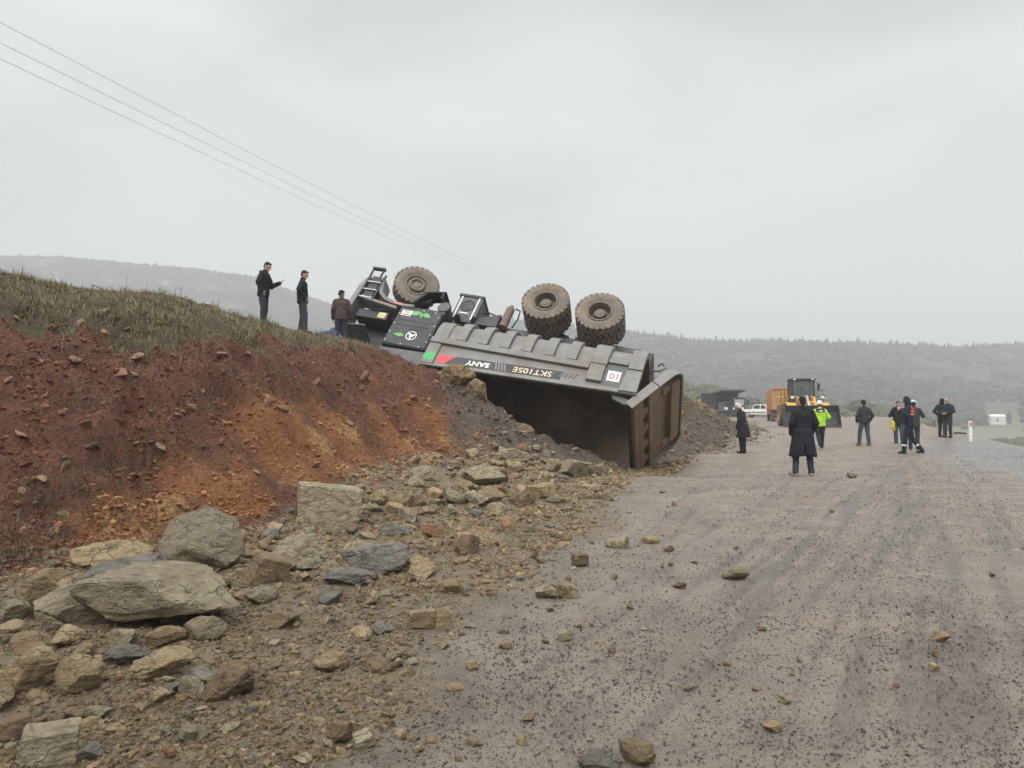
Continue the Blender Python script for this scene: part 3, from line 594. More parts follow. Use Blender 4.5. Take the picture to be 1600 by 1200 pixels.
# pinkish flakes and lumps sticking out of the red bank
nb_ = 0
SPOT = [(28, 695), (120, 565), (215, 640), (238, 650), (300, 640), (340, 655), (350, 690), (95, 640), (145, 700), (100, 735), (112, 800), (98, 720), (40, 770), (45, 785), (95, 805), (210, 745), (190, 660), (205, 695), (240, 690), (255, 700), (130, 675), (60, 845), (420, 630), (440, 640), (500, 600), (120, 615), (195, 590), (75, 640), (215, 590), (220, 565), (340, 560), (270, 560), (160, 520), (250, 880), (85, 830), (130, 770), (545, 660), (600, 640), (70, 760), (36, 830), (275, 645), (318, 700), (400, 740), (180, 800), (640, 620), (32, 500), (150, 555), (660, 640), (485, 730), (330, 745), (30, 498), (85, 515), (130, 500), (160, 490), (200, 520), (245, 505), (330, 520), (380, 560), (15, 600), (60, 570), (180, 545), (460, 575), (380, 690), (560, 590)]
for px, py in SPOT:
    px += random.uniform(-8, 8); py += random.uniform(-5, 5); G = hit(px, py); k = random.choice(['pink', 'pink', 'tan', 'brown'])
    place_stone(G, random.choice([10, 12, 15, 18, 22]) * G[1] / FPX, k, 3, '%s stone stuck in the face of the red earth bank' % {'pink': 'pinkish', 'tan': 'pale tan', 'brown': 'dark brown'}[k], '%s stones in the red bank' % k, flat=.6)

def gmask(x, y):
    h0 = Hbase(x, y); a = maskA(x, y, h0); c = np.interp(y, [3, 9, 12.5, 16, 20, 22, 24, 30, 33, 38, 46], [2.5, 3.5, 3.7, 3.75, 3.55, 2.9, 2.3, 2.3, 1.6, .6, .3])
    e = np.interp(y, [6, 8, 10, 12, 14, 16, 18, 20, 24], [.72, .70, .68, .66, .66, .74, .80, .86, .95]); return a * sst(-.14, .16, h0 / np.maximum(.3, c) - e + .2 * fbm(x / .9, y / .9, o=4, s=31))
# gravel: one stuff object per ground
def gravel(name, P, S, C, m, big=.012):
    """big ones from a jittered icosahedron, small ones from a jittered cube; all merged as one mass"""
    r = np.random.default_rng(3); VV = []; FF = []; CC = []; base = 0
    VC = np.array([[x, y, z] for x in (-.8, .8) for y in (-.8, .8) for z in (-.8, .8)], float); FC = np.array([(0, 1, 3, 2), (4, 6, 7, 5), (0, 4, 5, 1), (2, 3, 7, 6), (0, 2, 6, 4), (1, 5, 7, 3)]); FC = np.concatenate([FC[:, [0, 1, 2]], FC[:, [0, 2, 3]]])
    rel = S / (1 + .05 * P[:, 1])
    for sel, V0, F0, jt in ((rel >= big, ICO[1][0], ICO[1][1], .24), (rel < big, VC, FC, .42)):
        p = P[sel]; s_ = S[sel]; n = len(p); nv = len(V0)
        if not n: continue
        sc = s_[:, None, None] * np.stack([r.uniform(.75, 1.4, n), r.uniform(.6, 1.0, n), r.uniform(.4, .8, n)], 1)[:, None, :]
        V = (V0[None] + r.uniform(-jt, jt, (n, nv, 3))) * sc
        for (i, j), an in (((1, 2), r.uniform(-.6, .6, n)), ((0, 2), r.uniform(-.6, .6, n)), ((0, 1), r.uniform(0, 6.28, n))):
            c_ = np.cos(an)[:, None]; q_ = np.sin(an)[:, None]; u_, w_ = V[..., i] * c_ - V[..., j] * q_, V[..., i] * q_ + V[..., j] * c_; V[..., i] = u_; V[..., j] = w_
        VV.append((V + p[:, None, :]).reshape(-1, 3)); FF.append((F0[None] + (np.arange(n) * nv)[:, None, None]).reshape(-1, 3) + base); CC.append(np.repeat(np.c_[C[sel], np.ones(n)][:, None, :], nv, 1).reshape(-1, 4)); base += n * nv
    return link(name, np_mesh(name, np.concatenate(VV), np.concatenate(FF), False, {'Col': np.concatenate(CC)}), m)
def attrmat(name, rough=.8, bmp=0, trans=0):
    m, nt, b = newmat(name); a = N(nt, 'ShaderNodeAttribute', attribute_name='Col'); b.inputs['Roughness'].default_value = rough
    if bmp:
        v = N(nt, 'ShaderNodeNewGeometry').outputs['Position']; n_ = noi(nt, 55, 6, .7, v); g_ = mixc(nt, mr(nt, n_, .36, .62), (.5, .47, .43), (1.2, 1.2, 1.2)); k = N(nt, 'ShaderNodeMix', data_type='RGBA', blend_type='MULTIPLY'); k.inputs[0].default_value = 1
        nt.links.new(a.outputs['Color'], k.inputs[6]); nt.links.new(g_, k.inputs[7]); nt.links.new(k.outputs[2], b.inputs['Base Color']); bump(nt, b, noi(nt, 90, 5, .7, v), bmp)
    else: nt.links.new(a.outputs['Color'], b.inputs['Base Color'])
    b.inputs['Specular IOR Level'].default_value = .3; return m
def scatter(n, fn, ymin, ymax, pw):
    r = np.random.default_rng(11 + n); y = ymin * (ymax / ymin) ** (r.random(n) ** pw); x = r.uniform(-.78, .74, n) * (y + 1.2); k = fn(x, y, r); return x[k], y[k], r
# rubble gravel
def in_rub(x, y, r):
    return (x < edgeL(y) + .5 * noise(x, y, s=4) + r.exponential(.28, len(x))) & (x > toe(y) - .5) & (y < 26) & (fbm(x / .6, y / .6, o=3, s=71) + r.uniform(-.35, .55, len(x)) > -.05) | ((x > edgeL(y) - 1.8) & (x < edgeL(y) + 1.2) & (y > 24) & (y < 34) & (r.random(len(x)) < .6))
x, y, r = scatter(230000, in_rub, 2.8, 34, 1.0)
S = np.clip(r.lognormal(math.log(.0054), .70, len(x)), .0022, .027) * (1 + .05 * y)
pal = np.array([1.1, 1.02, .86]) * np.array([(.24, .185, .12), (.20, .155, .105), (.15, .115, .08), (.14, .125, .105), (.29, .235, .165), (.19, .135, .09), (.21, .18, .14), (.17, .135, .095)])
C = pal[r.integers(0, len(pal), len(x))] * r.uniform(.7, 1.15, (len(x), 1))
yb = r.uniform(6.5, 24, 9000); xb = toe(yb) - .3 + (edgeL(yb) - toe(yb) + .6) * r.random(9000) ** 1.3; kb = fbm(xb / .9, yb / .9, o=3, s=61) + r.uniform(-.3, .3, 9000) > .02
xb = xb[kb]; yb = yb[kb]; Sb = np.clip(r.lognormal(math.log(.034), .45, len(xb)), .016, .085) * (.7 + .03 * yb); Cb = pal[r.integers(0, len(pal), len(xb))] * r.uniform(.8, 1.3, (len(xb), 1))
x = np.r_[x, xb]; y = np.r_[y, yb]; S = np.r_[S, Sb]; C = np.r_[C, Cb]
tag(gravel('gravel', np.c_[x, y, H(x, y) + S * .2], S, C, attrmat('gravel_stone', .8, .02)), 'loose tan and grey gravel spread between the boulders and the road', 'gravel', kind='stuff')
# grit on the muddy road
def in_road(x, y, r): return (x > edgeL(y) - .3) & (x < edgeR(y) - .3) & (noise(x / .5, y / .5, s=66) * .9 + noise(x / 2, y / 2, s=67) * 1.0 + r.uniform(-.6, .7, len(x)) > .10)
x, y, r = scatter(240000, in_road, 2.8, 34, 1.0)
S = np.clip(r.lognormal(math.log(.0025), .5, len(x)), .0013, .0075) * (1 + .045 * y)
pal = np.array([(.10, .083, .07), (.075, .064, .058), (.14, .113, .094), (.21, .17, .135), (.095, .09, .09)]); C = pal[r.integers(0, len(pal), len(x))] * r.uniform(.9, 1.35, (len(x), 1))
tag(gravel('road_grit', np.c_[x, y, H(x, y) + S * .15], S, C, attrmat('road_grit_stone', .6, .01)), 'dark grit and small crumbs of earth on the muddy road', 'grit', kind='stuff')
# crumbs of earth on the bank face
def in_bank(x, y, r): return (fbm(x / .8, y / .8, o=3, s=73) + r.uniform(-.45, .45, len(x)) > -.02) & (x < toe(y) + .2) & (x > toe(y) - 6.5) & (y > 5) & (y < 36) & (x > -12) & (gmask(x, y) < .25 + .3 * r.random(len(x)))
x, y, r = scatter(300000, in_bank, 4.5, 36, .8)
S = np.clip(r.lognormal(math.log(.0115), .62, len(x)), .004, .05) * (.7 + .025 * y)
mo = np.interp(x + .12 * (y - 20), [-4, -1], [0, 1]) * (y > 16); mo = np.maximum(mo, y > 23)
pr = np.array([(.22, .075, .038), (.17, .058, .031), (.23, .092, .048), (.27, .13, .08), (.18, .074, .042), (.12, .044, .026)]); pb = np.array([(.17, .12, .09), (.12, .085, .065), (.23, .18, .135), (.09, .065, .05), (.3, .25, .2), (.14, .1, .08)])
ix = r.integers(0, 6, len(x)); C = np.where((r.random(len(x)) < mo)[:, None], pb[ix], pr[ix]) * r.uniform(.7, 1.15, (len(x), 1))
fo = np.zeros(len(x))
for a_, b_, s_ in ORP: fo = np.maximum(fo, np.exp(-(((x - a_) ** 2 + (y - b_) ** 2) / s_ ** 2)))
C = C * (1 - fo)[:, None] + (np.array([(.36, .15, .05), (.25, .095, .033), (.50, .29, .12)])[r.integers(0, 3, len(x))] * r.uniform(.75, 1.2, (len(x), 1))) * fo[:, None]
S = np.where(r.random(len(x)) < .016, r.uniform(.025, .06, len(x)), S)
S = S * (1 + .55 * mo)
tag(gravel('earth_crumbs', np.c_[x, y, H(x, y) + S * .15], S, C, attrmat('earth_crumb', .9, .02)), 'crumbled red and brown earth on the face of the bank', 'earth', kind='stuff')

# ------------------------------------------------------------------ grass
def blades(name, P, Lg, ang, lean, C, wd, label, cat='grass'):
    n = len(P); r = np.random.default_rng(5); d = np.c_[np.cos(ang), np.sin(ang), np.zeros(n)]; sd = np.c_[-np.sin(ang), np.cos(ang), np.zeros(n)]
    up = np.array([0, 0, 1.0]); w_ = wd[:, None]
    def pt(t, curve): return P + Lg[:, None] * (up * (t * np.cos(lean * (t + .2)))[:, None] + d * (t * np.sin(lean * (t + .2)))[:, None])
    p0 = P - up * .01; p1 = pt(.55 * np.ones(n), 0); p2 = pt(np.ones(n), 0)
    V = np.stack([p0 - sd * w_, p0 + sd * w_, p1 + sd * w_ * .7, p1 - sd * w_ * .7, p2 + sd * w_ * .12, p2 - sd * w_ * .12], 1).reshape(-1, 3)
    b0 = (np.arange(n) * 6)[:, None]; Fs = np.concatenate([b0 + np.array([[0, 1, 2, 3]]), b0 + np.array([[3, 2, 4, 5]])], 0)
    col = np.repeat(np.c_[C, np.ones(n)][:, None, :], 6, 1).reshape(-1, 4)
    o = link(name, np_mesh(name, V, Fs, True, {'Col': col}), GRM); return tag(o, label, cat, kind='stuff')
GRM = attrmat('dry_grass_blade', .8)
r = np.random.default_rng(21); n = 330000
y = r.uniform(7.5, 24, n); x = r.uniform(-.74, -.12, n) * (y + 1)
k = (gmask(x, y) * (.12 + .88 * sst(-.12, .28, fbm(x / .4, y / .4, o=3, s=77) + .04)) > r.random(n)) & (x > -13); x = x[k][:150000]; y = y[k][:150000]; n = len(x)
gc = 1.22 * np.array([(.165, .13, .07), (.115, .092, .045), (.22, .175, .10), (.095, .085, .038), (.10, .072, .042), (.135, .115, .058)])
C = gc[r.integers(0, 6, n)] * (r.uniform(.7, 1.15, n) * (1 + .35 * noise(x / 1.3, y / 1.3, s=3)))[:, None]
ang = 4.2 + 2.2 * noise(x / .5, y / .5, s=51) + r.normal(0, .9, n)
blades('grass', np.c_[x, y, H(x, y)], r.gamma(3.2, .033, n) * (.8 + .7 * noise(x / .6, y / .6, s=8)), ang + r.normal(0, .8, n), r.uniform(1.2, 2.6, n), C, r.uniform(.0022, .0052, n) * (1 + (y - 8) * .05), 'dry olive and straw coloured grass on top of the red bank')
y = r.uniform(7.5, 23, 60000); x = r.uniform(-.74, -.12, 60000) * (y + 1); k = (gmask(x, y) * sst(-.2, .3, noise(x / .8, y / .8, s=91)) > r.random(60000) * .9) & (x > -13); x = x[k][:9000]; y = y[k][:9000]; n = len(x)
C = np.array([(.36, .29, .17), (.30, .235, .13), (.24, .19, .11)])[r.integers(0, 3, n)] * r.uniform(.75, 1.1, (n, 1))
blades('straw', np.c_[x, y, H(x, y) + .02], r.uniform(.12, .34, n), r.uniform(0, 6.28, n), r.uniform(1.1, 2.2, n), C, r.uniform(.0014, .0026, n) * (1 + (y - 8) * .05), 'long bleached straws lying over the grass on top of the bank')
y = r.uniform(8, 22.5, 2600); x = r.uniform(-.74, -.12, 2600) * (y + 1); k = (gmask(x, y) > .35 + .4 * r.random(2600)) & (x > -13) & (fbm(x / 1.2, y / 1.2, o=2, s=93) > -.05); x = x[k][:420]; y = y[k][:420]; nt_ = len(x)
xx_ = np.repeat(x, 70) + r.normal(0, .05, nt_ * 70); yy_ = np.repeat(y, 70) + r.normal(0, .05, nt_ * 70); n = len(xx_); sz = np.repeat(r.uniform(.6, 1.5, nt_), 70); tint = np.repeat(r.uniform(.55, 1.25, nt_), 70)
C = np.array([(.27, .22, .125), (.19, .16, .08), (.13, .125, .055), (.22, .17, .10)])[r.integers(0, 4, n)] * tint[:, None] * r.uniform(.8, 1.15, (n, 1))
blades('grass_tufts', np.c_[xx_, yy_, H(xx_, yy_)], r.gamma(6, .022, n) * sz, r.uniform(0, 6.28, n), r.uniform(.25, 1.9, n), C, r.uniform(.0018, .0036, n) * (1 + (yy_ - 8) * .05), 'taller ragged tufts of dry grass on top of the bank')
# sparse dead grass on the lower left of the bank and round the ledge
pts = []
for px, py, sx_, sy_, m_ in [(60, 820, 80, 45, 1600), (150, 790, 90, 40, 1500), (240, 715, 60, 28, 1500), (20, 870, 50, 30, 900), (330, 640, 40, 20, 400), (270, 850, 50, 15, 250), (170, 735, 60, 20, 700), (560, 560, 60, 14, 700), (450, 610, 120, 30, 1600), (200, 620, 150, 40, 900)]:
    for i in range(m_ // 16):
        G = hit(px + r.normal(0, sx_ * .6), py + r.normal(0, sy_ * .6))
        for j in range(10): pts.append((G[0] + r.normal(0, .05), G[1] + r.normal(0, .05)))
pts = np.array(pts); x, y = pts[:, 0], pts[:, 1]; n = len(x); C = gc[r.integers(0, 6, n)] * r.uniform(.3, .6, (n, 1))
blades('dead_grass', np.c_[x, y, H(x, y)], r.gamma(4, .026, n), r.uniform(0, 6.28, n), r.uniform(.3, 1.9, n), C, r.uniform(.0015, .003, n) * (1 + (y - 8) * .05), 'thin dead grass tufts on the lower face of the red bank')
# straw on the mound right of the truck
y = r.uniform(28, 47, 60000); x = r.uniform(4, 15, 60000); cz = np.interp(y, [28, 30, 33, 38, 46], [6.2, 6.5, 8.25, 11.1, 14.6])
k = (x < cz + .15 + .25 * noise(x, y, s=5)) & (x > cz - 2.5); x = x[k]; y = y[k]; n = len(x); C = np.array([(.36, .27, .13), (.26, .2, .1), (.42, .32, .17)])[r.integers(0, 3, n)] * r.uniform(.7, 1.1, (n, 1))
blades('straw_grass', np.c_[x, y, H(x, y)], r.gamma(4, .07, n), r.uniform(0, 6.28, n), r.uniform(.3, 1.4, n), C, r.uniform(.006, .012, n), 'bleached straw grass along the crest of the mound right of the truck')
def weed(px, py, pts, label, rr=.008):
    G = hit(px, py); t = MB()
    for P in pts: t.tube([(a, 0.02 * i, b) for i, (a, b) in enumerate(P)], rr, 5, rr * .5)
    o = t.build('dry_weed', M['bark']); o.location = G - np.array([0, 0, .03]); tag(o, label, 'weed')
weed(142, 461, [[(0, 0), (.01, .2)], [(.01, .2), (.1, .18), (.2, .11), (.34, .02)], [(.1, .18), (.14, .15), (.12, .13)], [(.16, .14), (.2, .15)]], 'broken dead stalk bent into a corner on the bank crest', .009)
weed(282, 466, [[(0, 0), (0, .15), (.01, .3)], [(.0, .2), (-.03, .27)]], 'single upright dead stalk on the bank crest', .007)
weed(196, 460, [[(0, 0), (0, .1)], [(.06, 0), (.07, .11), (.1, .12)], [(.0, .07), (.03, .09)]], 'pair of short dead twigs on the bank crest', .006)
weed(440, 515, [[(0, 0), (-.12, .14), (-.25, .22)], [(-.12, .14), (-.14, .2)], [(0, 0), (.1, .1)]], 'low dead branch on the crest between the two men in dark jackets', .007)
weed(485, 520, [[(0, 0), (.1, .2), (.24, .26)], [(.1, .2), (.02, .3)], [(0, 0), (.16, .1), (.2, .12)], [(.05, .1), (.2, .2)]], 'low thorny twig beside the second man on the crest', .006)

# ------------------------------------------------------------------ wheels
def tyre_mb(r=.75, w_=.44, lugs=26, seg=64):
    m = MB(); h = w_ / 2; ri = r * .52
    prof = [(ri, -h * .78), (ri + .05, -h * .95), (r * .76, -h * 1.02), (r * .90, -h * .96), (r * .925, -h * .86), (r * .93, -h * .5), (r * .93, h * .5), (r * .925, h * .86), (r * .90, h * .96), (r * .76, h * 1.02), (ri + .05, h * .95), (ri, h * .78)]
    m.lathe(prof, seg, lambda x, y, z: (x, z, y), closed=True)
    for k in range(lugs):
        for sgn in (-1, 1):
            a = 2 * math.pi * (k + (.5 if sgn > 0 else 0)) / lugs; c, s_ = math.cos(a), math.sin(a); wa = r * 2 * math.pi / lugs * .56
            Rm = np.array([[c, 0, -s_], [0, 1, 0], [s_, 0, c]])
            for (rc, yc, dr_, dy, da) in ((r * .96, sgn * h * .48, r * .08, h * .98, 0), (r * .945, sgn * h * .90, r * .085, h * .16, 0)):
                V = np.array([[i, j * 1.0, l] for i in (-.5, .5) for j in (-.5, .5) for l in (-.5, .5)]) * np.array([dr_, dy, wa])
                V[:, 2] += V[:, 1] * sgn * .35
                V = (V + np.array([rc, yc, 0])) @ Rm.T
                m.add(V, [(0, 1, 3, 2), (4, 6, 7, 5), (0, 4, 5, 1), (2, 3, 7, 6), (0, 2, 6, 4), (1, 5, 7, 3)])
    return m
def lat_map(x, y, z): return (x, z, y)
MESH = {}
def cached(key, fn):
    if key not in MESH: MESH[key] = fn()
    return MESH[key]
def wheel(parent, pos, kind, flip=False, r=.75, w_=.44, steer=0, lugs=26, rimmat=None, tyremat=None):
    """outer face looks to local -Y (the right of the vehicle) unless flip"""
    key = (kind, r, w_, lugs)
    def mk():
        m = MB(); ro = r * .545; h = w_ / 2
        if kind == 'front':
            m.lathe([(ro, h * .7), (ro, -h * .85), (ro * .96, -h * .98), (ro * .86, -h * .95), (ro * .80, -h * .6), (ro * .66, -h * .62), (ro * .64, -h * .85), (ro * .62, -h * 1.02), (ro * .45, -h * 1.04), (ro * .40, -h * .8), (ro * .3, -h * .75), (ro * .28, -h * .9), (.02, -h * .92)], 40, lat_map)
        elif kind == 'rear':
            m.lathe([(ro, h * .7), (ro, -h * .85), (ro * .97, -h * .98), (ro * .84, -h * .95), (ro * .80, -h * .5), (ro * .74, h * .4), (ro * .46, h * .42), (ro * .44, -h * .1), (ro * .43, -h * .45), (ro * .40, -h * .52), (.1, -h * .52), (.09, -h * .58), (.02, -h * .58)], 40, lat_map)
            for k in range(12):
                a = 2 * math.pi * k / 12; m.lathe([(.018, h * .5), (.018, h * .25), (.012, h * .22)], 6, lambda x, y, z, a=a: (x + ro * .62 * math.cos(a), z, y + ro * .62 * math.sin(a)))
        else:
            m.lathe([(ro, h * .8), (ro, -h * .85), (ro * .88, -h * .95), (ro * .8, -h * .4), (ro * .45, -h * .5), (ro * .4, -h * .75), (.02, -h * .75)], 24, lat_map)
        o = m.build('wheel', rimmat or (M['tyre_face'] if kind == 'front' else M['rim_dk'])); me = o.data; me.polygons.foreach_set('use_smooth', np.ones(len(me.polygons), bool)); me.set_sharp_from_angle(angle=rad(30)); bpy.data.objects.remove(o)
        o = tyre_mb(r, w_, lugs, max(24, lugs * 2)).build('tyre', tyremat or M['tyre'], smooth=35); t = o.data; bpy.data.objects.remove(o); return me, t
    a, b = cached(key, mk)
    wo = link('wheel', a, None, parent); wo.location = pos; wo.rotation_euler = (0, 0, (math.pi if flip else 0) + steer)
    ty = link('tyre', b, None, wo)
    if kind == 'front':
        def bolts():
            q = MB(); ro = r * .545; h = w_ / 2
            for k in range(16):
                a_ = 2 * math.pi * k / 16; q.lathe([(.028, -h * 1.0), (.028, -h * 1.2), (.018, -h * 1.23)], 6, lambda x, y, z: (x + ro * .54 * math.cos(a_), z, y + ro * .54 * math.sin(a_)))
            o = q.build('hub_bolts', M['hub']); me = o.data; bpy.data.objects.remove(o); return me
        link('hub_bolts', cached(('bolts', r), bolts), None, wo)
    return wo

# ------------------------------------------------------------------ the overturned dump truck (x forward, y left, z up in its own frame)
truck = thing('dump_truck', 'grey mining dump truck overturned with its wheels in the air against the red bank', 'dump truck')
truck.matrix_world = Matrix(((TF[0], -TR[0], TU[0], TO[0]), (TF[1], -TR[1], TU[1], TO[1]), (TF[2], -TR[2], TU[2], TO[2]), (0, 0, 0, 1)))
TZ = .75
for ax, az in ((0, TZ), (1.75, .66)):
    for sd in (1, -1):   # sd=1 right side
        for q in (1.43, .93): wheel(truck, (ax, -sd * q, az), 'rear', sd < 0)
wheel(truck, (6.2, -1.42, .76), 'front', False, steer=rad(-24)); wheel(truck, (6.2, 1.42, .76), 'front', True, steer=rad(-24))
for ax, az in ((0, TZ), (1.75, .66), (6.2, .78)):
    m = MB(); m.tube([(ax, -1.2, az), (ax, 1.2, az)], .13, 12); m.lathe([(.1, -.22), (.3, -.16), (.34, 0), (.3, .16), (.1, .22)], 20, lambda x, y, z, ax=ax, az=az: (ax + x, z, az + y)); m.build('axle', M['brown'], truck, smooth=40)
m = MB()
for s in (-1, 1):
    m.bx(-1.3, 7.4, s * .5 - .09, s * .5 + .09, 1.12, 1.5)
for xx in (-1.1, -.4, .9, 2.6, 3.6, 5.2, 7.2): m.bx(xx - .1, xx + .1, -.42, .42, 1.16, 1.44)
m.build('chassis_frame', M['grey_dk'], truck, .015)
for ax in (0, 1.75):                                   # rubber block suspension links
    for s in (-1, 1):
        m = MB(); m.tube([(ax, s * .55, .85), (ax + .75 * (1 if ax == 0 else -1), s * .55, 1.1)], .07, 10); m.build('suspension_link', M['black'], truck, smooth=40)
for s in (-1, 1):
    m = MB(); m.tube([(2.5, s * .35, 1.0), (4.6, s * .35, 2.0)], .1, 14); m.tube([(1.9, s * .35, .7), (2.5, s * .35, 1.0)], .06, 10)
    m.build('hoist_cylinder', M['brown'], truck, smooth=40)
m = MB(); m.tube([(3.05, -.85, .55), (3.05, -.85, 1.35)], .14, 16); m.tube([(3.05, -.85, .42), (3.05, -.85, .55)], .07, 12); m.build('accumulator', M['brown'], truck, smooth=35)
m = MB(); m.tube([(2.9, -.85, .5), (2.72, -.85, .55), (2.68, -.85, .9), (2.75, -.85, 1.3)], .025, 8); m.tube([(3.2, -.85, 1.1), (3.5, -.8, .85), (3.75, -.75, .75), (4.0, -.75, .85)], .025, 8); m.build('hose', M['rubber'], truck, smooth=40)
m = MB(); m.prism([(3.2, .95), (3.95, 1.25), (3.95, 1.5), (3.2, 1.5)], lambda u, v, k: (u, -.5 - .5 * k, v)); m.build('bracket', M['black'], truck, .01)
# cooling unit between the axles
cu = MB(); cu.bx(3.93, 4.75, -1.15, -.35, .52, 1.35); cool = cu.build('cooling_unit', M['grey_dk'], truck, .03)
m = MB(); m.bx(3.9, 4.78, -1.19, -.31, .46, .56); m.build('top_plate', M['black'], cool, .015)
m = MB(); m.lathe([(.24, 0), (.24, .02), (.2, .03), (.19, .015), (.02, .015)], 32, lambda x, y, z: (4.34 + x, -1.151 - z, .93 + y)); m.build('round_cover', M['black'], cool, smooth=35)
for xx in (4.05, 4.64):
    m = MB(); m.bx(xx - .025, xx + .025, -1.172, -1.152, .56, 1.5); m.build('strap', M['steel'], cool)
m = MB(); m.bx(3.98, 4.28, -1.62, -1.2, 1.62, 1.66); m.build('bright_tray', M['white'], truck, .005)
m = MB(); m.tube([(4.9, -.9, 1.42), (4.9, -1.5, 1.42)], .19, 20); at_ = m.build('air_tank', M['grey_dk'], truck, smooth=40)
m = MB(); m.lathe([(.205, 0), (.225, .02), (.225, .06), (.205, .08)], 20, lambda x, y, z: (4.9 + x, -1.4 - z, 1.42 + y), closed=True); m.build('tank_band', M['black'], at_, smooth=40)
# bed
def ztop(x): return 3.74 + (x + 1.75) * .045
def prof(off=0):
    b = [(1.85, None), (1.85, 2.8), (1.835, 2.55), (1.76, 2.33), (1.60, 2.17), (1.35, 2.08), (1.05, 2.05)]
    n_ = [(1, 0), (1, 0), (.97, -.22), (.84, -.54), (.52, -.85), (.18, -.98), (0, -1)]
    R = [(a + n0 * off, None if z is None else z + n1 * off) for (a, z), (n0, n1) in zip(b, n_)]
    return R + [(-a, z) for a, z in R[::-1]]
bed_x = [(-1.82, .0), (4.42, 0)]
m = MB(); po = prof(); pi = prof(-.07); n = len(po); V = []
for xx, _ in bed_x:
    for pr_ in (po, pi):
        for a, z in pr_: V.append((xx, -a, ztop(xx) if z is None else z))
Fs = []
for i in range(n - 1):
    Fs += [(i, i + 1, 2 * n + i + 1, 2 * n + i), (n + i, 3 * n + i, 3 * n + i + 1, n + i + 1), (i, n + i, n + i + 1, i + 1), (2 * n + i, 2 * n + i + 1, 3 * n + i + 1, 3 * n + i)]
for i in (0, n - 1): Fs.append((i, 2 * n + i, 3 * n + i, n + i))
m.add(V, Fs); bed = m.build('dump_bed', M['grey'], truck); bed.data.materials.append(M['bed_in'])
for p in bed.data.polygons:
    vs = set(p.vertices)
    if all((n <= v < 2 * n) or v >= 3 * n for v in vs): p.material_index = 1
def polybox(x0, x1, pts, mat_, name, bev=.01):
    m = MB(); m.prism(pts, lambda u, v, k: (x0 if k == 0 else x1, -u, v)); return m.build(name, mat_, bed, bev)
inner = [(a, ztop(4.4) if z is None else z) for a, z in prof(-.005)]
polybox(4.42, 4.52, inner, M['grey'], 'front_wall', 0); polybox(4.385, 4.418, [(a * .955, 2.13 + (z - 2.05) * .96) for a, z in inner], M['bed_in'], 'front_liner', 0)
def rib(x0, x1, zt, off=.075, name='rib', sd=1, last=7):
    o_ = prof(off)[:last]; i_ = prof(.004)[:last]; pts = [(a, zt if z is None else z) for a, z in o_] + [(a, zt if z is None else z) for a, z in i_[::-1]]
    pts = [(a * sd, z) for a, z in pts]; m = MB(); m.prism(pts, lambda u, v, k: (x0 if k == 0 else x1, -u, v)); return m.build(name, M['grey'], bed, .015)
for sd in (1, -1):
    for xc in (.22, .9, 1.58, 2.26, 2.94, 3.62): rib(xc - .15, xc + .15, 2.995, .11, 'rib', sd)
    rib(-.82, -.36, 3.0, .13, 'rib', sd); rib(-1.83, -1.42, 3.0, .13, 'rib', sd); rib(4.08, 4.52, 2.995, .04, 'rib', sd)
    f_lat = lambda a: -sd * a
    m = MB(); m.bx(-.34, 4.54, f_lat(1.853), f_lat(1.955), 3.0, 3.2); m.build('side_rail', M['grey'], bed, .02)
    m = MB(); m.bx(-.80, -.36, f_lat(1.853), f_lat(1.96), 3.003, 3.58); m.build('side_plate', M['grey'], bed, .015)
    m = MB(); m.bx(-1.40, -.83, f_lat(1.853), f_lat(1.93), 2.72, 2.86); m.build('side_rail', M['grey'], bed, .015)
    m = MB(); m.prism([(-1.83, 3.003), (-1.42, 3.003), (-1.32, 3.77), (-1.83, 3.745)], lambda u, v, k: (u, f_lat(1.853 + .09 * k), v)); m.build('rear_post', M['grey'], bed, .015)
    m = MB(); m.prism([(-1.84, 3.70), (4.54, 3.985), (4.54, 4.055), (-1.84, 3.78)], lambda u, v, k: (u, f_lat(1.78 + .115 * k), v)); m.build('top_rim', M['grey'], bed, .02)
    m = MB(); m.prism([(4.16, 3.203), (4.54, 3.203), (4.54, 3.99), (4.16, 3.97)], lambda u, v, k: (u, f_lat(1.853 + .06 * k), v)); m.build('front_post', M['grey'], bed, .015)
    m = MB(); m.bx(-1.40, -.82, f_lat(1.851), f_lat(1.858), 2.87, 3.62); m.build('recess_panel', M['grey_dk'], bed)
# markings on the side facing the road
Y0 = -1.8535
def side_poly(pts, mat_, name, off=0.0): 
    m = MB(); m.prism(pts, lambda u, v, k: (u, Y0 - off - .003 * k, v)); return m.build(name, mat_, bed)
def zs(x, t): return 3.38 + (x + .3) * .045 + t * .30        # band between rail and rim
side_poly([(.35, zs(.35, 0)), (3.55, zs(3.55, 0)), (3.82, zs(3.82, 1)), (.35, zs(.35, 1))], M['black'], 'black_stripe')
for i in range(4): side_poly([(2.03 + .09 * i, zs(2.03, .05)), (2.075 + .09 * i, zs(2.06, .05)), (1.995 + .09 * i, zs(2.0, .95)), (1.95 + .09 * i, zs(1.9, .95))], M['grey'], 'stripe', .004)
for i in range(4): side_poly([(-.12 + .13 * i, zs(-.1, .1)), (-.05 + .13 * i, zs(-.1, .1)), (.03 + .13 * i, zs(0, .7)), (-.04 + .13 * i, zs(0, .7))], M['grey_dk'], 'stripe', .001)
side_poly([(3.58, zs(3.6, 0)), (4.10, zs(3.9, 0)), (4.13, zs(3.9, .5)), (4.05, zs(3.9, 1)), (3.83, zs(3.8, 1))], M['red'], 'red_patch', .001)
side_poly([(4.345 + .18 * math.cos(a), zs(4.3, .45) + .17 * math.sin(a)) for a in np.linspace(0, 2 * math.pi, 24)[:-1]], M['green'], 'green_disc', .063)
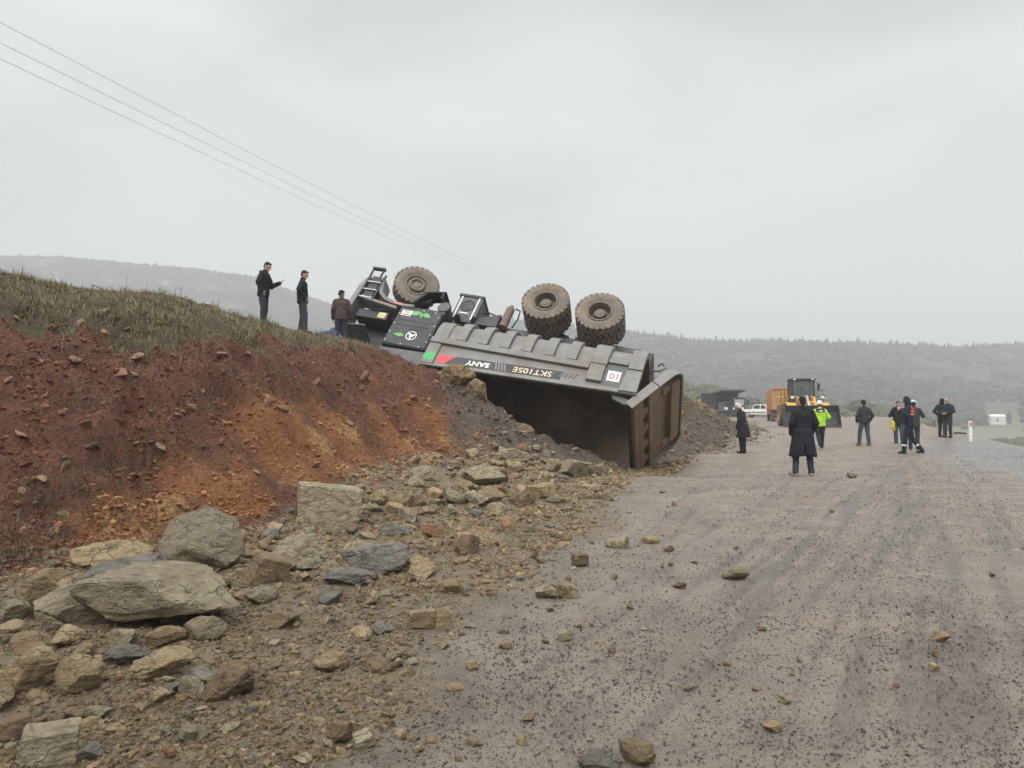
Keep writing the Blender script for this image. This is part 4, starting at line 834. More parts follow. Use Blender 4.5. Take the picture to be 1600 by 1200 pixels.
def side_text(txt, x, z, ht, wd, mat_, bold, name, tilt=.045, y0=Y0 - .006):
    V, Fs, bb = text_mb(txt, 1, bold); sx_ = wd / (bb[1] - bb[0]); sz_ = ht / (bb[3] - bb[2])
    m = MB(); m.add([(x + (v[0] - bb[0]) * sx_, y0 - v[2], z + (v[1] - bb[2]) * sz_ + (v[0] - bb[0]) * sx_ * tilt) for v in V], Fs); return m.build(name, mat_, bed)
side_text('SANY', 2.48, zs(2.48, .24), .17, .72, M['white'], .03, 'lettering'); side_text('SKT105E', .62, zs(.62, .22), .19, 1.14, M['amber'], .012, 'lettering')
m = MB(); m.bx(-1.27, -.9, -1.864, -1.858, 3.10, 3.45); sg = m.build('number_sign', M['white'], bed); side_text('10', -1.21, 3.18, .2, .25, M['red'], .01, 'lettering', 0, -1.868)
for xx in (-1.62, -.6, 2.95): 
    m = MB(); m.bx(xx - .04, xx + .04, -1.62, -1.5, 2.035, 2.06) if xx > 2 else m.box((xx, -1.84, 2.28), (.09, .03, .045), R3(.6, 0, 0)); m.build('marker_lamp', M['amber'], bed)
# hook and rear chassis end, gate hinge arms
m = MB(); m.tube([(-1.75, -.2, 1.55), (-2.0, -.2, 1.5), (-2.12, -.2, 1.36), (-2.06, -.2, 1.22), (-1.93, -.2, 1.24), (-1.92, -.2, 1.32)], .045, 8); m.build('tow_hook', M['grey'], truck, smooth=40)
m = MB(); m.bx(-1.75, -1.3, -.6, .6, 1.2, 1.75); m.build('rear_cross_member', M['black'], truck, .02)
m = MB(); m.tube([(-1.45, -1.35, 2.1), (-1.45, -1.35, 1.82)], .07, 10); m.build('bracket', M['black'], truck, smooth=40)
for sd in (1, -1):
    m = MB(); m.prism([(-1.1, 3.70), (-1.2, 3.92), (-1.6, 4.06), (-1.72, 3.98), (-1.62, 3.86)], lambda u, v, k: (u, -sd * (1.62 + .1 * k), v)); m.build('hinge_arm', M['grey_dk'], bed, .01)
# tailgate, swung open
GD = np.array([-.532, -.847]); GN = np.array([-.847, .532]); GH = np.array([-1.66, 4.02])
def GP(g, lat, nn): q = GH + GD * g + GN * nn; return (q[0], -lat, q[1])
gw = 1.77; gl = 1.86
def gate_poly(pts, n0, n1, mat_, name, par, bev=.012):
    m = MB(); m.prism(pts, lambda u, v, k: GP(u, v, n0 if k == 0 else n1)); return m.build(name, mat_, par, bev)
def rr_(c, s, r_=.42, n_=7):   # rounded far corner
    return [(gl - r_ + r_ * math.cos(a), s * (gw - r_ + r_ * math.sin(a))) for a in (np.linspace(0, math.pi / 2, n_) if c else np.linspace(math.pi / 2, 0, n_))]
gate = gate_poly([(0, -gw)] + rr_(False, -1) + rr_(True, 1) + [(0, gw)], 0, .05, M['gate'], 'tailgate', bed, .01)
for g0, g1, h_ in ((.03, .20, .22), (.22, .38, .20), (.60, 1.16, .13)): gate_poly([(g0, -gw + .02), (g1, -gw + .02), (g1, gw - .02), (g0, gw - .02)], .052, h_, M['gate'], 'gate_beam', gate)
gate_poly([(.58, -gw + .02), (.70, -gw + .02), (.70, gw - .02), (.58, gw - .02)], .132, .23, M['gate'], 'gate_beam', gate)
for la in (-1.35, -.55, .25, 1.05): gate_poly([(.382, la - .22), (.578, la - .02), (.578, la + .22), (.382, la + .22)], .052, .19, M['gate'], 'gate_rib', gate)
for la in (-1.1, -.3, .5): gate_poly([(.703, la - .12), (1.16, la - .12), (1.16, la + .12), (.703, la + .12)], .132, .17, M['gate'], 'gate_rib', gate)
gate_poly([(1.46, -gw + .35), (1.80, -gw + .42), (1.80, gw - .42), (1.46, gw - .35)], .052, .22, M['gate'], 'gate_beam', gate)
for la in (-1.3, 1.3): gate_poly([(1.163, la - .2), (1.457, la - .1), (1.457, la + .1), (1.163, la + .2)], .052, .18, M['gate'], 'gate_rib', gate)
# rim of the gate: a bent flange round its outline
def flange(pts, name, w0=-.03, w1=.235, th=.05):
    m = MB(); V = []; n_ = len(pts)
    for i, (g, l) in enumerate(pts):
        a = np.array(pts[max(0, i - 1)]); b = np.array(pts[min(n_ - 1, i + 1)]); t = (b - a) / np.linalg.norm(b - a); nn = np.array([t[1], -t[0]])
        for o_, h in ((0, w0), (0, w1), (th, w1), (th, w0)): q = np.array([g, l]) - nn * o_; V.append(GP(q[0], q[1], h))
    Fs = [(i * 4 + k, i * 4 + (k + 1) % 4, (i + 1) * 4 + (k + 1) % 4, (i + 1) * 4 + k) for i in range(n_ - 1) for k in range(4)] + [(0, 1, 2, 3), ((n_ - 1) * 4, (n_ - 1) * 4 + 1, (n_ - 1) * 4 + 2, (n_ - 1) * 4 + 3)]
    m.add(V, Fs); return m.build(name, M['grey'], gate, smooth=40)
flange([(-.06, gw + .01)] + [(.3, gw + .01), (.95, gw + .01)], 'gate_flange'); flange([(.98, gw + .01)] + rr_(True, 1)[::-1] + [(gl, gw - .5)], 'gate_flange')
flange([(-.06, -gw - .01), (.95, -gw - .01)][::-1], 'gate_flange'); o_ = flange(([(.98, -gw)] + rr_(False, -1) + [(gl, -gw + .5)])[::-1], 'gate_flange')
flange([(gl, gw - .52), (gl, -gw + .52)], 'gate_flange')
m = MB(); m.tube([GP(0, gw, .03), GP(0, -gw, .03)], .045, 10); m.build('gate_bar', M['black'], gate, smooth=40)
# canopy and front end
m = MB(); m.bx(4.54, 7.2, -1.75, 1.75, 4.0, 4.06); cano = m.build('canopy', M['grey'], bed, .01)
for sd in (1, -1):
    m = MB(); m.prism([(4.545, 3.5), (6.2, 3.56), (7.1, 3.9), (7.1, 3.998), (4.545, 3.998)], lambda u, v, k: (u, -sd * (1.68 + .05 * k), v)); m.build('canopy_skirt', M['grey_dk'], cano, .01)
bat = MB(); bat.bx(4.66, 6.13, -1.745, 1.3, 1.9, 3.44); bat = bat.build('battery_box', M['black'], truck, .02)
m = MB(); m.bx(4.70, 6.09, -1.775, -1.748, 1.93, 3.41); pan = m.build('side_panel', M['black'], bat, .01)
for xx, zz, wx, wz in ((4.72, 2.15, .02, .02), (4.72, 2.5, .02, .02), (4.72, 2.85, .02, .02), (4.72, 3.15, .02, .02), (6.06, 2.2, .02, .02), (6.06, 2.6, .02, .02), (6.06, 2.95, .02, .02), (6.06, 3.3, .02, .02), (5.5, 3.38, .02, .02), (4.9, 3.38, .02, .02), (5.3, 1.97, .02, .02), (4.9, 1.97, .02, .02)):
    m = MB(); m.box((xx, -1.778, zz), (.035, .012, .035)); m.build('bolt', M['steel'], pan)
m = MB(); [m.bx(4.85, 5.95, -1.781, -1.776, z_, z_ + .012) for z_ in (2.42, 2.62)]; m.bx(5.0, 5.45, -1.781, -1.776, 2.75, 2.765); m.build('seam', M['rubber'], pan)
def pan_poly(pts, mat_, name): m = MB(); m.prism(pts, lambda u, v, k: (u, -1.7765 - .004 * k, v)); return m.build(name, mat_, pan)
def leaf(cx, cz, L, wd, ang, n_=10):
    P = [(t * L, wd * math.sin(math.pi * t ** .8)) for t in np.linspace(0, 1, n_)] + [(t * L, -wd * math.sin(math.pi * t ** .8)) for t in np.linspace(1, 0, n_)[1:-1]]
    return [(cx + a * math.cos(ang) - b * math.sin(ang), cz + a * math.sin(ang) + b * math.cos(ang)) for a, b in P]
pan_poly(leaf(5.33, 2.07, .48, .09, .15), M['leaf'], 'leaf_decal'); pan_poly(leaf(5.31, 2.07, .2, .045, 1.6), M['leaf'], 'leaf_decal'); pan_poly(leaf(5.28, 2.07, .32, .085, 2.75), M['leaf'], 'leaf_decal')
pan_poly(leaf(5.53, 3.03, .36, .065, .0), M['leaf'], 'leaf_decal'); pan_poly(leaf(5.62, 2.88, .16, .04, .1), M['dkred'], 'leaf_decal')
m = MB(); cx_, cz_ = 5.3, 3.0
m.lathe([(.175, 0), (.175, .006), (.15, .006), (.15, 0)], 36, lambda x, y, z: (cx_ + x, -1.7765 - z, cz_ + y), closed=True)
for k in range(3):
    a = math.pi / 2 + k * 2 * math.pi / 3; d = np.array([math.cos(a), math.sin(a)]); s_ = np.array([-d[1], d[0]])
    P = [d * .152 + s_ * .012, d * .152 - s_ * .012, d * .02 - s_ * .062, -d * .01, d * .02 + s_ * .018]
    m.prism([(cx_ + p[0], cz_ + p[1]) for p in P], lambda u, v, k_: (u, -1.7765 - .006 * k_, v))
m.build('round_emblem', M['white'], pan)
m = MB(); m.bx(5.66, 6.0, -1.782, -1.777, 2.03, 2.26); ns_ = m.build('notice_sign', M['white'], pan)
m = MB(); [m.bx(5.69, 5.97, -1.785, -1.7825, 2.185 + .0, 2.235) for _ in (0,)]; m.build('red_line', M['red'], ns_)
m = MB(); [m.bx(5.70, 5.95 - .05 * (i % 2), -1.785, -1.7825, 2.05 + .035 * i, 2.065 + .035 * i) for i in range(3)]; m.build('text_line', M['grey_dk'], ns_)
m = MB(); m.bx(4.7, 6.1, -1.6, -1.2, 1.72, 1.895); m.build('upper_tray', M['black'], bat, .015)
# fender round the front wheel: a swept grey band
FA = [(5.75, 1.72), (6.1, 1.74), (6.5, 1.68), (6.82, 1.58), (7.06, 1.38), (7.15, 1.1), (7.2, .82), (7.32, .74)]
m = MB(); V = []
for i, (a, b) in enumerate(FA):
    t = np.array(FA[min(i + 1, len(FA) - 1)]) - np.array(FA[max(i - 1, 0)]); t = t / np.linalg.norm(t); nn = np.array([-t[1], t[0]]); nn = nn if nn[0] * .6 + nn[1] > 0 or i > 4 else -nn
    wth = .12
    for la, o_ in ((1.18, 0), (1.74, 0), (1.74, wth), (1.18, wth)): V.append((a + abs(nn[0]) * o_, -la, b + (abs(nn[1])) * o_))
m.add(V, [(i * 4 + k, i * 4 + (k + 1) % 4, (i + 1) * 4 + (k + 1) % 4, (i + 1) * 4 + k) for i in range(len(FA) - 1) for k in range(4)] + [(0, 1, 2, 3), tuple(range(len(V) - 4, len(V)))])
fen = m.build('front_fender', M['grey'], truck, .02, smooth=30)
m = MB(); m.box((6.32, -1.747, 1.79), (.34, .012, .07), R3(0, .12, 0)); m.build('faded_mark', M['pink'], fen)
m = MB(); m.prism([(6.95, 1.78), (7.72, 1.62), (7.72, 1.74), (6.3, 2.0), (6.3, 1.88)], lambda u, v, k: (u, -1.2 - .53 * k, v)); m.build('deck_edge', M['grey'], truck, .015)
# front corner post, bumper and ladder
m = MB(); m.prism([(7.72, .8), (7.9, .9), (8.0, 1.2), (8.02, 2.2), (7.95, 3.05), (7.80, 3.05), (7.84, 2.2), (7.8, 1.2)], lambda u, v, k: (u, -1.05 - .68 * k, v)); m.build('corner_post', M['grey'], truck, .02)
m = MB(); m.bx(7.62, 7.95, -1.04, 1.7, .82, 1.25); m.build('bumper', M['grey'], truck, .03)
m = MB(); m.bx(7.35, 7.7, -1.70, -1.25, .74, 1.75); lad = m.build('step_well', M['black'], truck, .01)
for zz in (1.02, 1.36, 1.70):
    m = MB(); m.bx(7.28, 7.78, -1.755, -1.705, zz, zz + .032); m.build('ladder_rung', M['steel'], lad)
for xx in (7.24, 7.79):
    m = MB(); m.bx(xx - .03, xx + .03, -1.76, -1.70, .68, 1.78); m.build('ladder_side', M['black'], lad, .008)
m = MB(); m.tube([(7.42, -1.73, .74), (7.42, -1.73, .46)], .035, 8); m.tube([(7.8, -1.73, .74), (7.8, -1.73, .46)], .035, 8); m.bx(7.38, 7.84, -1.79, -1.67, .40, .47); m.build('lower_step', M['black'], truck)
# box and void behind, mudflap, grey visor plate, cab
m = MB(); m.bx(6.55, 7.66, -1.52, -.6, 2.03, 2.36); eb = m.build('equipment_box', M['navy_dk'], truck, .02)
m = MB(); m.bx(6.62, 6.9, -1.528, -1.522, 2.08, 2.3); st = m.build('yellow_sticker', M['sign_yel'], eb)
m = MB(); m.bx(6.66, 6.8, -1.5315, -1.5285, 2.1, 2.17); m.build('pale_print', M['white'], st)
m = MB(); m.tube([(7.3, -1.56, 2.03), (6.2, -1.62, 1.98)], .025, 6); m.build('hose', M['rubber'], truck, smooth=40)
m = MB(); m.box((5.35, -1.42, 1.02), (.78, .5, .05), R3(0, -.18, 0)); m.box((5.72, -1.42, 1.3), (.08, .5, .55), R3(0, .5, 0)); m.box((5.04, -1.42, 1.12), (.06, .5, .26)); m.build('mudflap', M['rubber'], truck, .01)
m = MB(); m.bx(6.18, 7.7, -.9, 1.72, 1.6, 3.6); cab = m.build('cab', M['black'], truck, .06)
m = MB(); m.bx(7.702, 7.72, -.3, 1.6, 2.4, 3.4); m.build('windscreen', M['dkglass'], cab)
m = MB(); m.bx(6.5, 7.5, 1.722, 1.735, 2.4, 3.4); m.build('side_window', M['dkglass'], cab)
m = MB(); m.box((7.42, -1.1, 2.95), (.85, 1.25, .04), R3(.12, -.12, 0)); m.build('visor_plate', M['grey_dk'], truck, .01)
mir = MB(); mir.tube([(8.0, -.1, 2.1), (8.7, -.2, 2.0), (9.05, -.1, 2.1)], .03, 6); mir = mir.build('mirror_arm', M['black'], truck, smooth=40)
m = MB(); m.lathe([(.02, -.05), (.13, -.05), (.17, -.02), (.17, .03), (.15, .05), (.02, .05)], 20, lambda x, y, z: (9.12 + x, -.1 - z, 2.12 + y * 1.2)); m.build('mirror', M['black'], mir, smooth=40)

# ------------------------------------------------------------------ people
def unit_sphere(nu=14, nv=9):
    V = [(0, 0, -1)]
    for j in range(1, nv):
        p = -math.pi / 2 + math.pi * j / nv
        for i in range(nu): a = 2 * math.pi * i / nu; V.append((math.cos(p) * math.cos(a), math.cos(p) * math.sin(a), math.sin(p)))
    V.append((0, 0, 1)); Fs = []
    for i in range(nu): Fs.append((0, 1 + (i + 1) % nu, 1 + i)); Fs.append((len(V) - 1, 1 + (nv - 2) * nu + i, 1 + (nv - 2) * nu + (i + 1) % nu))
    for j in range(nv - 2):
        for i in range(nu): a = 1 + j * nu; Fs.append((a + i, a + (i + 1) % nu, a + nu + (i + 1) % nu, a + nu + i))
    return np.array(V), Fs
USP = unit_sphere()
class Blob:
    """overlapping closed shapes fused into one continuous skin by a voxel remesh"""
    def __init__(s): s.m = MB()
    def ell(s, c, r, rot=None):
        V = USP[0] * np.array(r); V = V @ np.array(rot).T if rot is not None else V; s.m.add(V + np.array(c), USP[1]); return s
    def cap(s, a, b, r0, r1, flat=1.0):
        a = np.array(a, float); b = np.array(b, float); d = b - a; L = np.linalg.norm(d) + 1e-9; d = d / L; V, Fs = USP; V = V.copy()
        t = V[:, 2] > 0; R = np.where(t, r1, r0); P = V * R[:, None]; P[:, 2] += np.where(t, L, 0)
        q = Vector((0, 0, 1)).rotation_difference(Vector(d)).to_matrix(); s.m.add(P @ np.array(q).T + a, Fs); return s
    def chain(s, pts, rs):
        for i in range(len(pts) - 1): s.cap(pts[i], pts[i + 1], rs[i], rs[i + 1])
        return s
    def loft(s, rings, seg=24):
        """rings: (z, cx, cy, rx, ry)"""
        V = []
        for z, cx, cy, rx, ry in rings:
            for k in range(seg): a = 2 * math.pi * k / seg; V.append((cx + rx * math.cos(a), cy + ry * math.sin(a), z))
        n_ = len(rings); Fs = [(i * seg + k, i * seg + (k + 1) % seg, (i + 1) * seg + (k + 1) % seg, (i + 1) * seg + k) for i in range(n_ - 1) for k in range(seg)] + [tuple(range(seg))[::-1], tuple(range((n_ - 1) * seg, n_ * seg))]
        s.m.add(V, Fs); return s
    def box(s, c, d, rot=None): s.m.box(c, d, rot); return s
    def build(s, name, mat_, parent, vox=.012, sm=4, fold=0):
        o = s.m.build(name, mat_, parent)
        r_ = o.modifiers.new('r', 'REMESH'); r_.mode = 'VOXEL'; r_.voxel_size = vox; r_.use_smooth_shade = True
        k = o.modifiers.new('s', 'SMOOTH'); k.factor = .5; k.iterations = sm
        me = bpy.data.meshes.new_from_object(o.evaluated_get(bpy.context.evaluated_depsgraph_get())); o.modifiers.clear(); o.data = me; me.name = name
        if fold:
            n_ = len(me.vertices); P = np.empty(n_ * 3, np.float32); me.vertices.foreach_get('co', P); P = P.reshape(-1, 3); Nn = np.empty(n_ * 3, np.float32); me.vertices.foreach_get('normal', Nn); Nn = Nn.reshape(-1, 3)
            d = fold * fbm(P[:, 0] * 9 + 3, P[:, 1] * 9, P[:, 2] * 6, o=2, s=4); me.vertices.foreach_set('co', (P + Nn * d[:, None]).astype(np.float32).ravel()); me.update()
        me.polygons.foreach_set('use_smooth', np.ones(len(me.polygons), bool)); return o
SKIN = cloth('skin', (.42, .26, .18), .6); HAIR = cloth('dark_hair', (.018, .014, .012)); GREYHAIR = cloth('grey_hair', (.10, .09, .08))
_cl = {}
def CL(c):
    if c not in _cl: _cl[c] = cloth('cloth_%d' % len(_cl), c)
    return _cl[c]
def rx(v, a, piv):
    v = np.array(v, float) - piv; c, s = math.cos(a), math.sin(a); return np.array([v[0], v[1] * c + v[2] * s, -v[1] * s + v[2] * c]) + piv   # lean forward (+Y)
def person(label, loc, rz, h=1.75, lean=0, hp=0, hy=0, arms=None, legs=None, jacket=(.03, .03, .04), trousers=(.04, .05, .07), shoes=(.03, .028, .026), coat=None, head='hair', hood=None, hat=None, hem=.86, extra=None, hands=None, bare=True, collar=True, group=None, sink=0, sit=False):
    """facing local +Y, right hand at +X"""
    T = thing('person', label, 'person', (loc[0], loc[1], loc[2] - sink), rz, group); k = h / 1.75; T.scale = (k, k, k)
    piv = np.array([0, 0, .95]); U_ = lambda *v: rx(v, lean, piv)
    legs = legs or {}; hipz = .93
    LG = {}
    for s, nm in ((1, 'R'), (-1, 'L')):
        hip = np.array([s * .095, 0, hipz]); an = np.array(legs.get(nm, (s * .11, 0, .09)), float)
        kn = np.array(legs.get(nm + 'k', ((hip + an) / 2 + np.array([s * .01, .035, 0.0]))), float); LG[nm] = (hip, kn, an)
    sh = {s: U_(s * .172, -.01, 1.405) for s in (1, -1)}
    AR = {}
    for s, nm in ((1, 'R'), (-1, 'L')):
        d = (arms or {}).get(nm, ((s * .255, -.03, 1.14), (s * .26, .05, .88))); AR[nm] = (sh[s], U_(*d[0]), U_(*d[1]))
    nk = U_(0, .0, 1.49); hc = U_(0, .035, 1.625); Rh = R3(-hp - lean * .5, 0, 0); Rh = np.array(Matrix.Rotation(hy, 3, 'Z')) @ Rh
    HP = lambda *v: Rh @ np.array(v, float) + hc
    # --- body, one continuous skin
    b = Blob(); b.ell(U_(0, 0, 1.28), (.15, .095, .2)); b.ell(U_(0, 0, 1.08), (.13, .09, .16)); b.ell((0, 0, .96), (.15, .1, .12))
    for nm in 'RL':
        b.chain(LG[nm], [.075, .05, .035]); b.chain(AR[nm], [.045, .036, .026])
        a_ = LG[nm][2]; b.cap(a_, a_ + np.array([0, .15, -.05]), .032, .025)
    b.cap(nk, HP(0, -.015, -.06), .055, .052); b.ell(HP(0, 0, .02), (.074, .095, .105), Rh); b.ell(HP(0, .025, -.055), (.055, .065, .06), Rh)     # skull and jaw
    b.cap(HP(0, .09, .015), HP(0, .112, -.022), .011, .016); b.ell(HP(0, .085, -.06), (.026, .014, .011), Rh); b.ell(HP(0, .08, .03), (.05, .018, .01), Rh); b.ell(HP(0, .07, -.1), (.025, .022, .02), Rh)
    for s in (1, -1): b.ell(HP(s * .076, -.005, -.005), (.012, .022, .032), Rh)
    for s, nm in ((1, 'R'), (-1, 'L')):
        sh_, el, wr = AR[nm]; d = wr - el; d = d / np.linalg.norm(d); spec = (hands or {}).get(nm, {})
        pn = np.array(spec.get('n', (-s, .25, 0)), float); pn = pn - d * pn.dot(d); pn /= np.linalg.norm(pn); sd = np.cross(d, pn); curl = spec.get('curl', .45); d = np.array(spec.get('d', d), float); d /= np.linalg.norm(d); pn = pn - d * pn.dot(d); pn /= np.linalg.norm(pn); sd = np.cross(d, pn)
        if sd[1] < 0 and 'n' not in spec: sd = -sd
        Rp = np.stack([sd, pn, d], 1); b.ell(wr + d * .05, (.042, .017, .055), Rp); b.cap(wr, wr + d * .04, .026, .026)
        for i, L in enumerate((.062, .075, .078, .07)):
            base = wr + d * .085 + sd * (-.03 + .02 * i); c1, c2 = curl * .7, curl * 1.5
            p1 = base + (d * math.cos(c1) + pn * math.sin(c1)) * L * .5; p2 = p1 + (d * math.cos(c2) + pn * math.sin(c2)) * L * .5; b.chain([base, p1, p2], [.0095, .009, .0075])
        t0 = wr + d * .03 + sd * .036; t1 = t0 + (d * .6 + sd * .75 + pn * .25) * .035; t2 = t1 + (d * .9 + sd * .3 + pn * .3) * .03; b.chain([t0, t1, t2], [.014, .0105, .0085])
    b.build('body', SKIN, T, .0085, 2)
    # --- trousers, shoes
    t = Blob(); t.ell((0, 0, .97), (.17, .118, .12)); 
    for nm in 'RL':
        hp_, kn, an = LG[nm]; t.chain([hp_, hp_ * .5 + kn * .5 + np.array([0, 0, 0]), kn, kn * .45 + an * .55, an + np.array([0, 0, .0])], [.106, .096, .078, .073, .066])
    t.build('trousers', CL(trousers), T, .012, 3, .012)
    if extra and 'shin_stripe' in extra:
        m_ = MB()
        for nm in 'RL':
            hp_, kn, an = LG[nm]; q0 = kn * .48 + an * .52; q1 = kn * .36 + an * .64; m_.tube([q0, q1], .074, 14)
        m_.build('reflective_band', CL((.62, .62, .58)), T, smooth=40)
    for nm in 'RL':
        a_ = LG[nm][2]; z0 = a_[2] - .09; s = Blob(); fd = np.array(legs.get(nm + 'f', (0, 1, 0)), float); fd /= np.linalg.norm(fd)
        Rf = np.stack([np.cross(fd, [0, 0, 1]), fd, np.cross(np.cross(fd, [0, 0, 1]), fd)], 1)
        s.ell(a_ + fd * .055 - np.array([0, 0, .045]), (.045, .13, .042), Rf); s.ell(a_ + np.array([0, 0, -.02]), (.046, .055, .06)); s.box(a_ + fd * .05 - np.array([0, 0, .078]), (.075, .24, .022), Rf); s.build('shoe', CL(shoes), T, .009, 2)
    # --- jacket or coat
    j = Blob()
    sw = .175
    for z, cy, rx_, ry_ in (): pass
    def ring(z, rx_, ry_, cy=0):
        p = U_(0, cy, z); return p
    tor = [(1.40, .178, .115), (1.32, .208, .142), (1.2, .206, .148), (1.08, .2, .148), (.97, .206, .15), (hem, .212, .152)]
    for (z0, a0, b0), (z1, a1, b1) in zip(tor[:-1], tor[1:]):
        for f in np.linspace(0, 1, 4): z = z0 + (z1 - z0) * f; j.ell(U_(0, 0, z), (a0 + (a1 - a0) * f, b0 + (b1 - b0) * f, .05))
    j.ell(U_(0, -.01, 1.43), (.15, .085, .05))
    for nm in 'RL':
        S0, E0, W0 = AR[nm]; j.chain([S0, S0 * .5 + E0 * .5, E0, W0], [.078, .077, .069, .056]); j.cap(nk + np.array([0, 0, -.04]), S0 + np.array([0, 0, .012]), .07, .062)
    if collar: j.cap(U_(0, -.015, 1.45), U_(0, -.005, 1.505), .075, .07)
    if hood == 'down': j.ell(U_(0, -.10, 1.46), (.115, .06, .06))
    jm = CL(coat[1] if coat else jacket); jk = j.build('coat' if coat else 'jacket', jm, T, .012, 3, .014)
    if coat:
        zb, col, flare = coat; c = MB(); seg = 40; rings = []; zs_ = np.linspace(1.05, zb, 12)
        for i, z in enumerate(zs_):
            t_ = i / 11; p = U_(0, 0, z) if z > .95 else np.array([0, 0, z]); rings.append((z, p[1], .206 + flare * t_, .155 + flare * .65 * t_, t_))
        V = []
        for z, cy, a, b_, t_ in rings:
            for q in range(seg):
                an = 2 * math.pi * q / seg - math.pi / 2; vent = 1 - .13 * t_ * math.exp(-((math.atan2(math.sin(an + math.pi / 2), math.cos(an + math.pi / 2))) / .16) ** 2)
                f = 1 + .045 * t_ * math.sin(an * 7 + 1) + .03 * t_ * math.sin(an * 11); V.append((a * f * vent * math.cos(an), cy + b_ * f * vent * math.sin(an), z + .02 * t_ * math.sin(an * 3)))
        c.add(V, [(i * seg + q, i * seg + (q + 1) % seg, (i + 1) * seg + (q + 1) % seg, (i + 1) * seg + q) for i in range(11) for q in range(seg) if not (i > 6 and q in (seg - 1,))])
        o = c.build('coat_skirt', jm, jk, smooth=60); so_ = o.modifiers.new('s', 'SOLIDIFY'); so_.thickness = .012
    # --- head cover
    if hood == 'up':
        hd = Blob(); hd.ell(HP(0, -.022, .02), (.105, .105, .13), Rh); hd.ell(HP(0, -.03, -.06), (.1, .09, .08), Rh); hd.cap(nk, HP(0, -.03, -.07), .1, .095); hd.build('hood', CL(coat[1] if coat else jacket), T, .01, 3)
    elif head in ('hair', 'grey'):
        hr = Blob(); hr.ell(HP(0, -.014, .045), (.081, .095, .092), Rh); hr.ell(HP(0, -.045, -.005), (.074, .062, .07), Rh); hr.ell(HP(0, .035, .095), (.06, .05, .035), Rh); hr.build('hair', HAIR if head == 'hair' else GREYHAIR, T, .008, 2)
    elif head == 'short':
        hr = Blob(); hr.ell(HP(0, -.016, .045), (.077, .088, .085), Rh); hr.ell(HP(0, -.05, -.01), (.066, .05, .055), Rh); hr.ell(HP(0, .045, .085), (.06, .047, .032), Rh); hr.ell(HP(0, .0, .035), (.08, .06, .045), Rh); hr.build('hair', HAIR, T, .008, 2)
    for s in (1, -1):
        e = MB(); e.add(USP[0] * .011 + HP(s * .03, .083, .018), USP[1]); e.build('eye', CL((.05, .04, .035)), T, smooth=60)
    if hat:
        kind, colr = hat
        if kind == 'helmet':
            q = Blob(); q.ell(HP(0, -.005, .075), (.108, .128, .1), Rh); q.ell(HP(0, .06, .04), (.08, .09, .014), Rh); q.build('helmet', CL(colr), T, .008, 3)
        elif kind == 'cap':
            q = Blob(); q.ell(HP(0, -.01, .075), (.09, .105, .07), Rh); q.ell(HP(0, .1, .055), (.065, .06, .01), Rh); q.build('cap', CL(colr), T, .008, 2)
        elif kind == 'beanie':
            q = Blob(); q.ell(HP(0, -.012, .055), (.092, .108, .098), Rh); q.ell(HP(0, -.04, .0), (.085, .075, .06), Rh); q.build('beanie', CL(colr), T, .008, 2)
        elif kind == 'scarf':
            q = Blob(); q.ell(HP(0, -.012, .05), (.095, .112, .1), Rh); q.ell(HP(0, -.045, -.03), (.09, .075, .09), Rh); q.build('white_headscarf', CL(colr), T, .008, 2, .012)
    T['_U'] = 0; del T['_U']
    return T, U_, HP
def on(px, Y): 
    x = (px - 800) / FPX * Y; return (x, Y, Hs(x, Y))
def pyof(p):
    d = np.array(p) - CAM; zf = d[1] * math.cos(PITCH) + d[2] * math.sin(PITCH); return 600 - FPX * (-d[1] * math.sin(PITCH) + d[2] * math.cos(PITCH)) / zf
E_, W_, N_, S_ = rad(-90), rad(90), 0, rad(180)      # facing right, left, away, towards the camera
POCK = dict(R=((.30, -.10, 1.17), (.19, .06, .97)), L=((-.30, -.10, 1.17), (-.19, .06, .97)))
# on the bank crest
def crest_pt(px, py, Y): p = at(px, py, Y); return (p[0], p[1], p[2])
person('man on the bank crest in a dark hooded jacket holding out one open hand', crest_pt(411, 512, 20.6), E_ - .1, 1.78, .10, .38, 0, dict(R=((.27, -.05, 1.16), (.22, .06, .96)), L=((-.25, .10, 1.13), (-.17, .35, 1.24))),
       dict(R=(.1, .02, .09), L=(-.1, -.05, .09)), (.014, .017, .022), (.04, .042, .052), hood='down', head='short', hands=dict(L=dict(n=(0.3, -.5, .8), curl=.35, d=(.1, .85, .45))))
person('man on the bank crest in a plain dark jacket with hands in his pockets', crest_pt(472, 522, 20.8), E_ + .25, 1.74, .02, .3, -.1, POCK, dict(R=(.12, .08, .09), L=(-.1, -.06, .09)), (.013, .017, .026), (.045, .05, .066), head='short')
person('man in a brown jacket and jeans standing behind the crest beside the truck cab', crest_pt(533, 544, 22.6), N_ + .25, 1.72, .0, .3, -.9, dict(R=((.27, -.02, 1.14), (.27, .06, .9)), L=((-.25, -.04, 1.15), (-.24, .08, .9))), None, (.075, .05, .042), (.034, .045, .072), head='hair', hem=.88)
bl = Blob(); p = at(512, 525, 22.2); bl.ell((0, 0, .05), (.24, .2, .12)); bl.ell((.16, .05, .1), (.14, .12, .1)); bl.ell((-.16, 0, .03), (.16, .14, .09))
o = bl.build('blue_cloth', CL((.04, .07, .14)), None, .015, 3, .03); o.location = (p[0], p[1], p[2] - .02); tag(o, 'crumpled dark blue cloth on the ground left of the man in the brown jacket', 'cloth')
